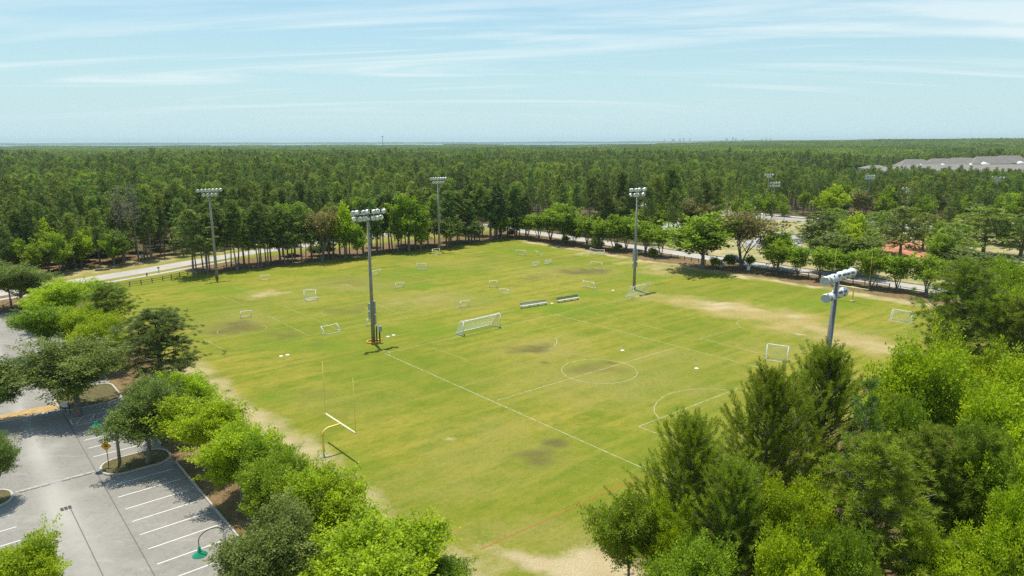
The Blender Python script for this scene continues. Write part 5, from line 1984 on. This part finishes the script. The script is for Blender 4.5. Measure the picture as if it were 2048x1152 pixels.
far_patches(935, 2600, 46, I_PA, 0.85, 1.1, 43)
far_patches(2560, 9000, 150, I_PB, 0.85, 1.15, 42, True)
far_patches(9000, 17000, 420, I_PB, 2.2, 3.0, 42, True, 22)
pts, rots, scs, ids = np.concatenate(pts), np.concatenate(rots), np.concatenate(scs), np.concatenate(ids)
me = bpy.data.meshes.new('pine_wood')
me.vertices.add(len(pts))
me.vertices.foreach_set('co', pts.astype(np.float32).ravel())
a = me.attributes.new('rot', 'FLOAT_VECTOR', 'POINT')
rv = np.zeros((len(pts), 3), np.float32)
rv[:, 2] = rots
a.data.foreach_set('vector', rv.ravel())
a = me.attributes.new('scl', 'FLOAT', 'POINT')
a.data.foreach_set('value', scs.astype(np.float32))
a = me.attributes.new('idx', 'INT', 'POINT')
a.data.foreach_set('value', ids.astype(np.int32))
wood = link('pine_wood', me)
wood['kind'] = 'stuff'
tag(wood, 'dense mass of pine wood stretching to the horizon behind the field', 'wood')
ng = bpy.data.node_groups.new('wood_spread', 'GeometryNodeTree')
ng.interface.new_socket('Geometry', in_out='INPUT', socket_type='NodeSocketGeometry')
ng.interface.new_socket('Geometry', in_out='OUTPUT', socket_type='NodeSocketGeometry')
gi, go = ng.nodes.new('NodeGroupInput'), ng.nodes.new('NodeGroupOutput')
ci = ng.nodes.new('GeometryNodeCollectionInfo')
ci.inputs['Collection'].default_value = fcol
ci.inputs['Separate Children'].default_value = True
ci.inputs['Reset Children'].default_value = True
ip = ng.nodes.new('GeometryNodeInstanceOnPoints')
ip.inputs['Pick Instance'].default_value = True


def named(nm, dt):
    nn = ng.nodes.new('GeometryNodeInputNamedAttribute')
    nn.data_type = dt
    nn.inputs['Name'].default_value = nm
    return nn.outputs['Attribute']


ng.links.new(gi.outputs[0], ip.inputs['Points'])
ng.links.new(ci.outputs[0], ip.inputs['Instance'])
ng.links.new(named('idx', 'INT'), ip.inputs['Instance Index'])
er = ng.nodes.new('FunctionNodeEulerToRotation')
ng.links.new(named('rot', 'FLOAT_VECTOR'), er.inputs[0])
ng.links.new(er.outputs[0], ip.inputs['Rotation'])
ng.links.new(named('scl', 'FLOAT'), ip.inputs['Scale'])
ng.links.new(ip.outputs[0], go.inputs[0])
md = wood.modifiers.new('spread', 'NODES')
md.node_group = ng

# ================================================================== buildings beyond the wood
def hip(mb, x0, x1, y0, y1, ze, zr, ov=0.6):
    x0, x1, y0, y1 = x0 - ov, x1 + ov, y0 - ov, y1 + ov
    w, d = x1 - x0, y1 - y0
    if w >= d:
        a, b = (x0 + d / 2, (y0 + y1) / 2, zr), (x1 - d / 2, (y0 + y1) / 2, zr)
        vs2 = [(x0, y0, ze), (x1, y0, ze), (x1, y1, ze), (x0, y1, ze), a, b]
        mb.add(vs2, [(0, 1, 5, 4), (1, 2, 5), (2, 3, 4, 5), (3, 0, 4), (3, 2, 1, 0)])
    else:
        a, b = ((x0 + x1) / 2, y0 + w / 2, zr), ((x0 + x1) / 2, y1 - w / 2, zr)
        vs2 = [(x0, y0, ze), (x1, y0, ze), (x1, y1, ze), (x0, y1, ze), a, b]
        mb.add(vs2, [(0, 1, 4), (1, 2, 5, 4), (2, 3, 5), (3, 0, 4, 5), (3, 2, 1, 0)])


def block(label, cx_, cy_, w, d, ze, zr, gables, rows=3, wins=True, rz=0.0):
    """apartment block with hipped roof, white gabled bays and rows of windows; cx_, cy_ = middle of the front"""
    t_ = thing('apartment_building', label, 'building', (cx_, cy_, 0), rz, 'grey-roofed apartment buildings')
    MB().box((0, d / 2, ze / 2), (w, d, ze)).build('wall', 'pale_siding', t_)
    mb = MB()
    hip(mb, -w / 2, w / 2, 0, d, ze + 0.02, zr, 0.7)
    roof = mb.build('roof', 'shingle_grey', t_)
    for gx2, gw in gables:
        mb = MB()
        zg = ze - 0.2
        hgt_ = gw * 0.22
        # white porch roof running out from the front
        mb.add([(gx2 - gw / 2, -3.2, zg), (gx2 + gw / 2, -3.2, zg), (gx2, -2.4, zg + hgt_), (gx2 - gw / 2, 1.5, zg + 0.5), (gx2 + gw / 2, 1.5, zg + 0.5), (gx2, 3.5, zg + hgt_ + 0.6)],
               [(0, 1, 2), (0, 2, 5, 3), (1, 4, 5, 2), (0, 3, 4, 1)])
        mb.build('white_gable', 'white_roof', t_)
        MB().box((gx2, -1.5, (zg - 0.1) / 2), (gw * 0.9, 3.0, zg - 0.1)).build('bay', 'pale_siding', t_)
        if wins:
            for k in (-1, 1):
                o = MB().box((gx2 + k * gw * 0.22, -3.03, ze - 1.7), (1.4, 0.12, 1.5)).build('window', 'white_paint', t_)
                MB().box((gx2 + k * gw * 0.22, -3.11, ze - 1.7), (1.15, 0.08, 1.25)).build('pane', 'window_glass', o)
    if wins:
        nwin = int(w / 4.2)
        for k in range(nwin):
            xw = -w / 2 + (k + 0.5) * w / nwin
            if any(abs(xw - gx2) < gw * 0.55 for gx2, gw in gables):
                continue
            for r in range(rows):
                zz_ = ze - 1.8 - 3.1 * r
                if zz_ < 6.5:
                    break
                o = MB().box((xw, -0.03, zz_), (1.5, 0.12, 1.6)).build('window', 'white_paint', t_)
                MB().box((xw, -0.11, zz_), (1.25, 0.08, 1.35)).build('pane', 'window_glass', o)
    return t_


def bx(px_, Y):
    return (px_ - 1024) / FPX * depth(0, Y, 15)


def zy(py_, Y):
    return CAM_H - Y * math.tan(PITCH + math.atan((py_ - 576) / FPX))


BL = [(1760, 17, 332, 339, 600, 'leftmost low grey roof showing over the pines'),
      (1843, 24, 320.5, 335, 585, 'grey hip-roofed apartment block with the leftmost white gables'),
      (1893, 25, 319, 333, 590, 'grey hip-roofed block, second from the left with white gables'),
      (1938, 24, 317.5, 331.5, 590, 'grey hip-roofed block, third from the left with white gables'),
      (1985, 26, 315, 330, 590, 'grey hip-roofed block, fourth from the left with white gables'),
      (2034, 26, 313.5, 329, 590, 'grey hip-roofed block cut by the right edge of the photo')]
for k, (px_, w, yr, ye, Y, lab) in enumerate(BL):
    gb = [] if k == 0 else [((-0.3, 0.1, -0.1, 0.25, -0.25, 0.2)[k] * w, (6.5, 7.5, 6, 8, 6.5, 7)[k])]
    block(lab, bx(px_, Y), Y + (k % 2) * 3.0, w + 5, 14, zy(ye, Y), zy(yr, Y + 7), gb)
block('long low grey roof in front of the hip-roofed blocks', bx(1990, 535), 535, 150, 40, zy(347, 535), zy(331, 555), [], 1, False)

# mast, thin mast, towers on the horizon
def mast(label, px_, Y, ytop, w):
    x = (px_ - 1024) / FPX * depth(0, Y, CAM_H)
    zt = CAM_H - Y * math.tan(PITCH + math.atan((ytop - 576) / FPX)) - 0.0
    t_ = thing('radio_mast', label, 'mast', (x, Y, float(terrain(x, Y))))
    zt -= float(terrain(x, Y))
    mb = MB()
    for k in range(3):
        a = R(120 * k)
        mb.tube([(w * math.cos(a), w * math.sin(a), 0), (w * .5 * math.cos(a), w * .5 * math.sin(a), zt)], w * 0.16, 5)
    nb_ = 14
    for j in range(nb_):
        f0, f1 = j / nb_, (j + 1) / nb_
        for k in range(3):
            a, b = R(120 * k), R(120 * (k + 1))
            r0, r1 = w * (1 - .5 * f0), w * (1 - .5 * f1)
            mb.tube([(r0 * math.cos(a), r0 * math.sin(a), zt * f0), (r1 * math.cos(b), r1 * math.sin(b), zt * f1)], w * 0.10, 4)
    mb.build('lattice', 'grey_steel', t_)
    mb = MB()
    for k in range(6):
        a = R(60 * k)
        mb.box((w * 1.3 * math.cos(a), w * 1.3 * math.sin(a), zt - w * 1.2), (w * 0.5, w * 0.5, w * 2.2))
    mb.build('antenna', 'far_concrete', t_)
    return t_


mast('dark radio mast rising over the wood near the middle of the horizon', 766, 2300, 271, 1.5)
mast('thin faint mast on the horizon at the left', 358, 4200, 271.5, 0.7)
gq = random.Random(3)
towers = [(1330, 6, 2.4), (1346, 9, 3), (1349, 5, 3), (1360, 8, 4), (1368, 6, 5), (1380, 8, 4), (1454, 10, 4), (1466, 7, 6), (1472, 8, 4), (1486, 10, 2.6), (1524, 9, 3), (1533, 6, 4.4), (1541, 8, 4)]
for k, (px_, wp, hp) in enumerate(towers):
    Y = 15500
    x = (px_ - 1024) / FPX * depth(0, Y, CAM_H)
    zt = CAM_H + (hp + 1.0) / FPX * Y
    w = wp * 0.42 / FPX * Y
    t_ = thing('high_rise', 'faint coastal high-rise on the horizon, %s from the left' % ORD[k], 'tower', (x, Y, 0), 0, 'high-rises on the horizon')
    MB().box((0, 0, zt / 2), (w, w * 0.7, zt)).build('tower', 'far_concrete', t_)
    MB().box((0, 0, zt + 4), (w * 0.4, w * 0.3, 8)).build('roof_house', 'far_concrete', t_)

# low far shore
mb = MB()
n_ = 60
for i in range(n_):
    a0, a1 = R(-45 + 90 * i / n_), R(-45 + 90 * (i + 1) / n_)
    h0 = 6 + 14 * float(fbm(np.array([i * 0.35]), np.array([3.3]), 3)[0])
    h1 = 6 + 14 * float(fbm(np.array([(i + 1) * 0.35]), np.array([3.3]), 3)[0])
    r0, r1 = 13600, 15000
    P_ = lambda a, r, z: (r * math.sin(a), r * math.cos(a), z)
    mb.quad(P_(a0, r0, -3), P_(a1, r0, -3), P_(a1, r0, h1), P_(a0, r0, h0))
    mb.quad(P_(a0, r0, h0), P_(a1, r0, h1), P_(a1, r1, h1), P_(a0, r1, h0))
    mb.quad(P_(a0, r1, h0), P_(a1, r1, h1), P_(a1, r1, -3), P_(a0, r1, -3))
plain('shore_green', (0.07, 0.095, 0.045), 1.0)
struct('far_shore_hills', mb.mesh('far_shore_hills', 'shore_green'))

# ================================================================== haze
t = NT('haze')
t.n.remove(t.bsdf)
pv = t.node('ShaderNodeVolumePrincipled')
pv.inputs['Color'].default_value = (0.72, 0.92, 0.97, 1)
pv.inputs['Density'].default_value = 7.0e-5
pv.inputs['Anisotropy'].default_value = 0.2
for k in ('Density Attribute', 'Color Attribute', 'Temperature Attribute'):
    if k in pv.inputs:
        pv.inputs[k].default_value = ''
t.l.new(pv.outputs[0], t.out.inputs['Volume'])
t.m.cycles.homogeneous_volume = True
HB = 21000
o = MB().box((0, 0, 57), (2 * HB, 2 * HB, 126)).build('haze', t.m)
o['kind'] = 'stuff'
tag(o, 'thin pale blue haze over the whole landscape', 'haze')
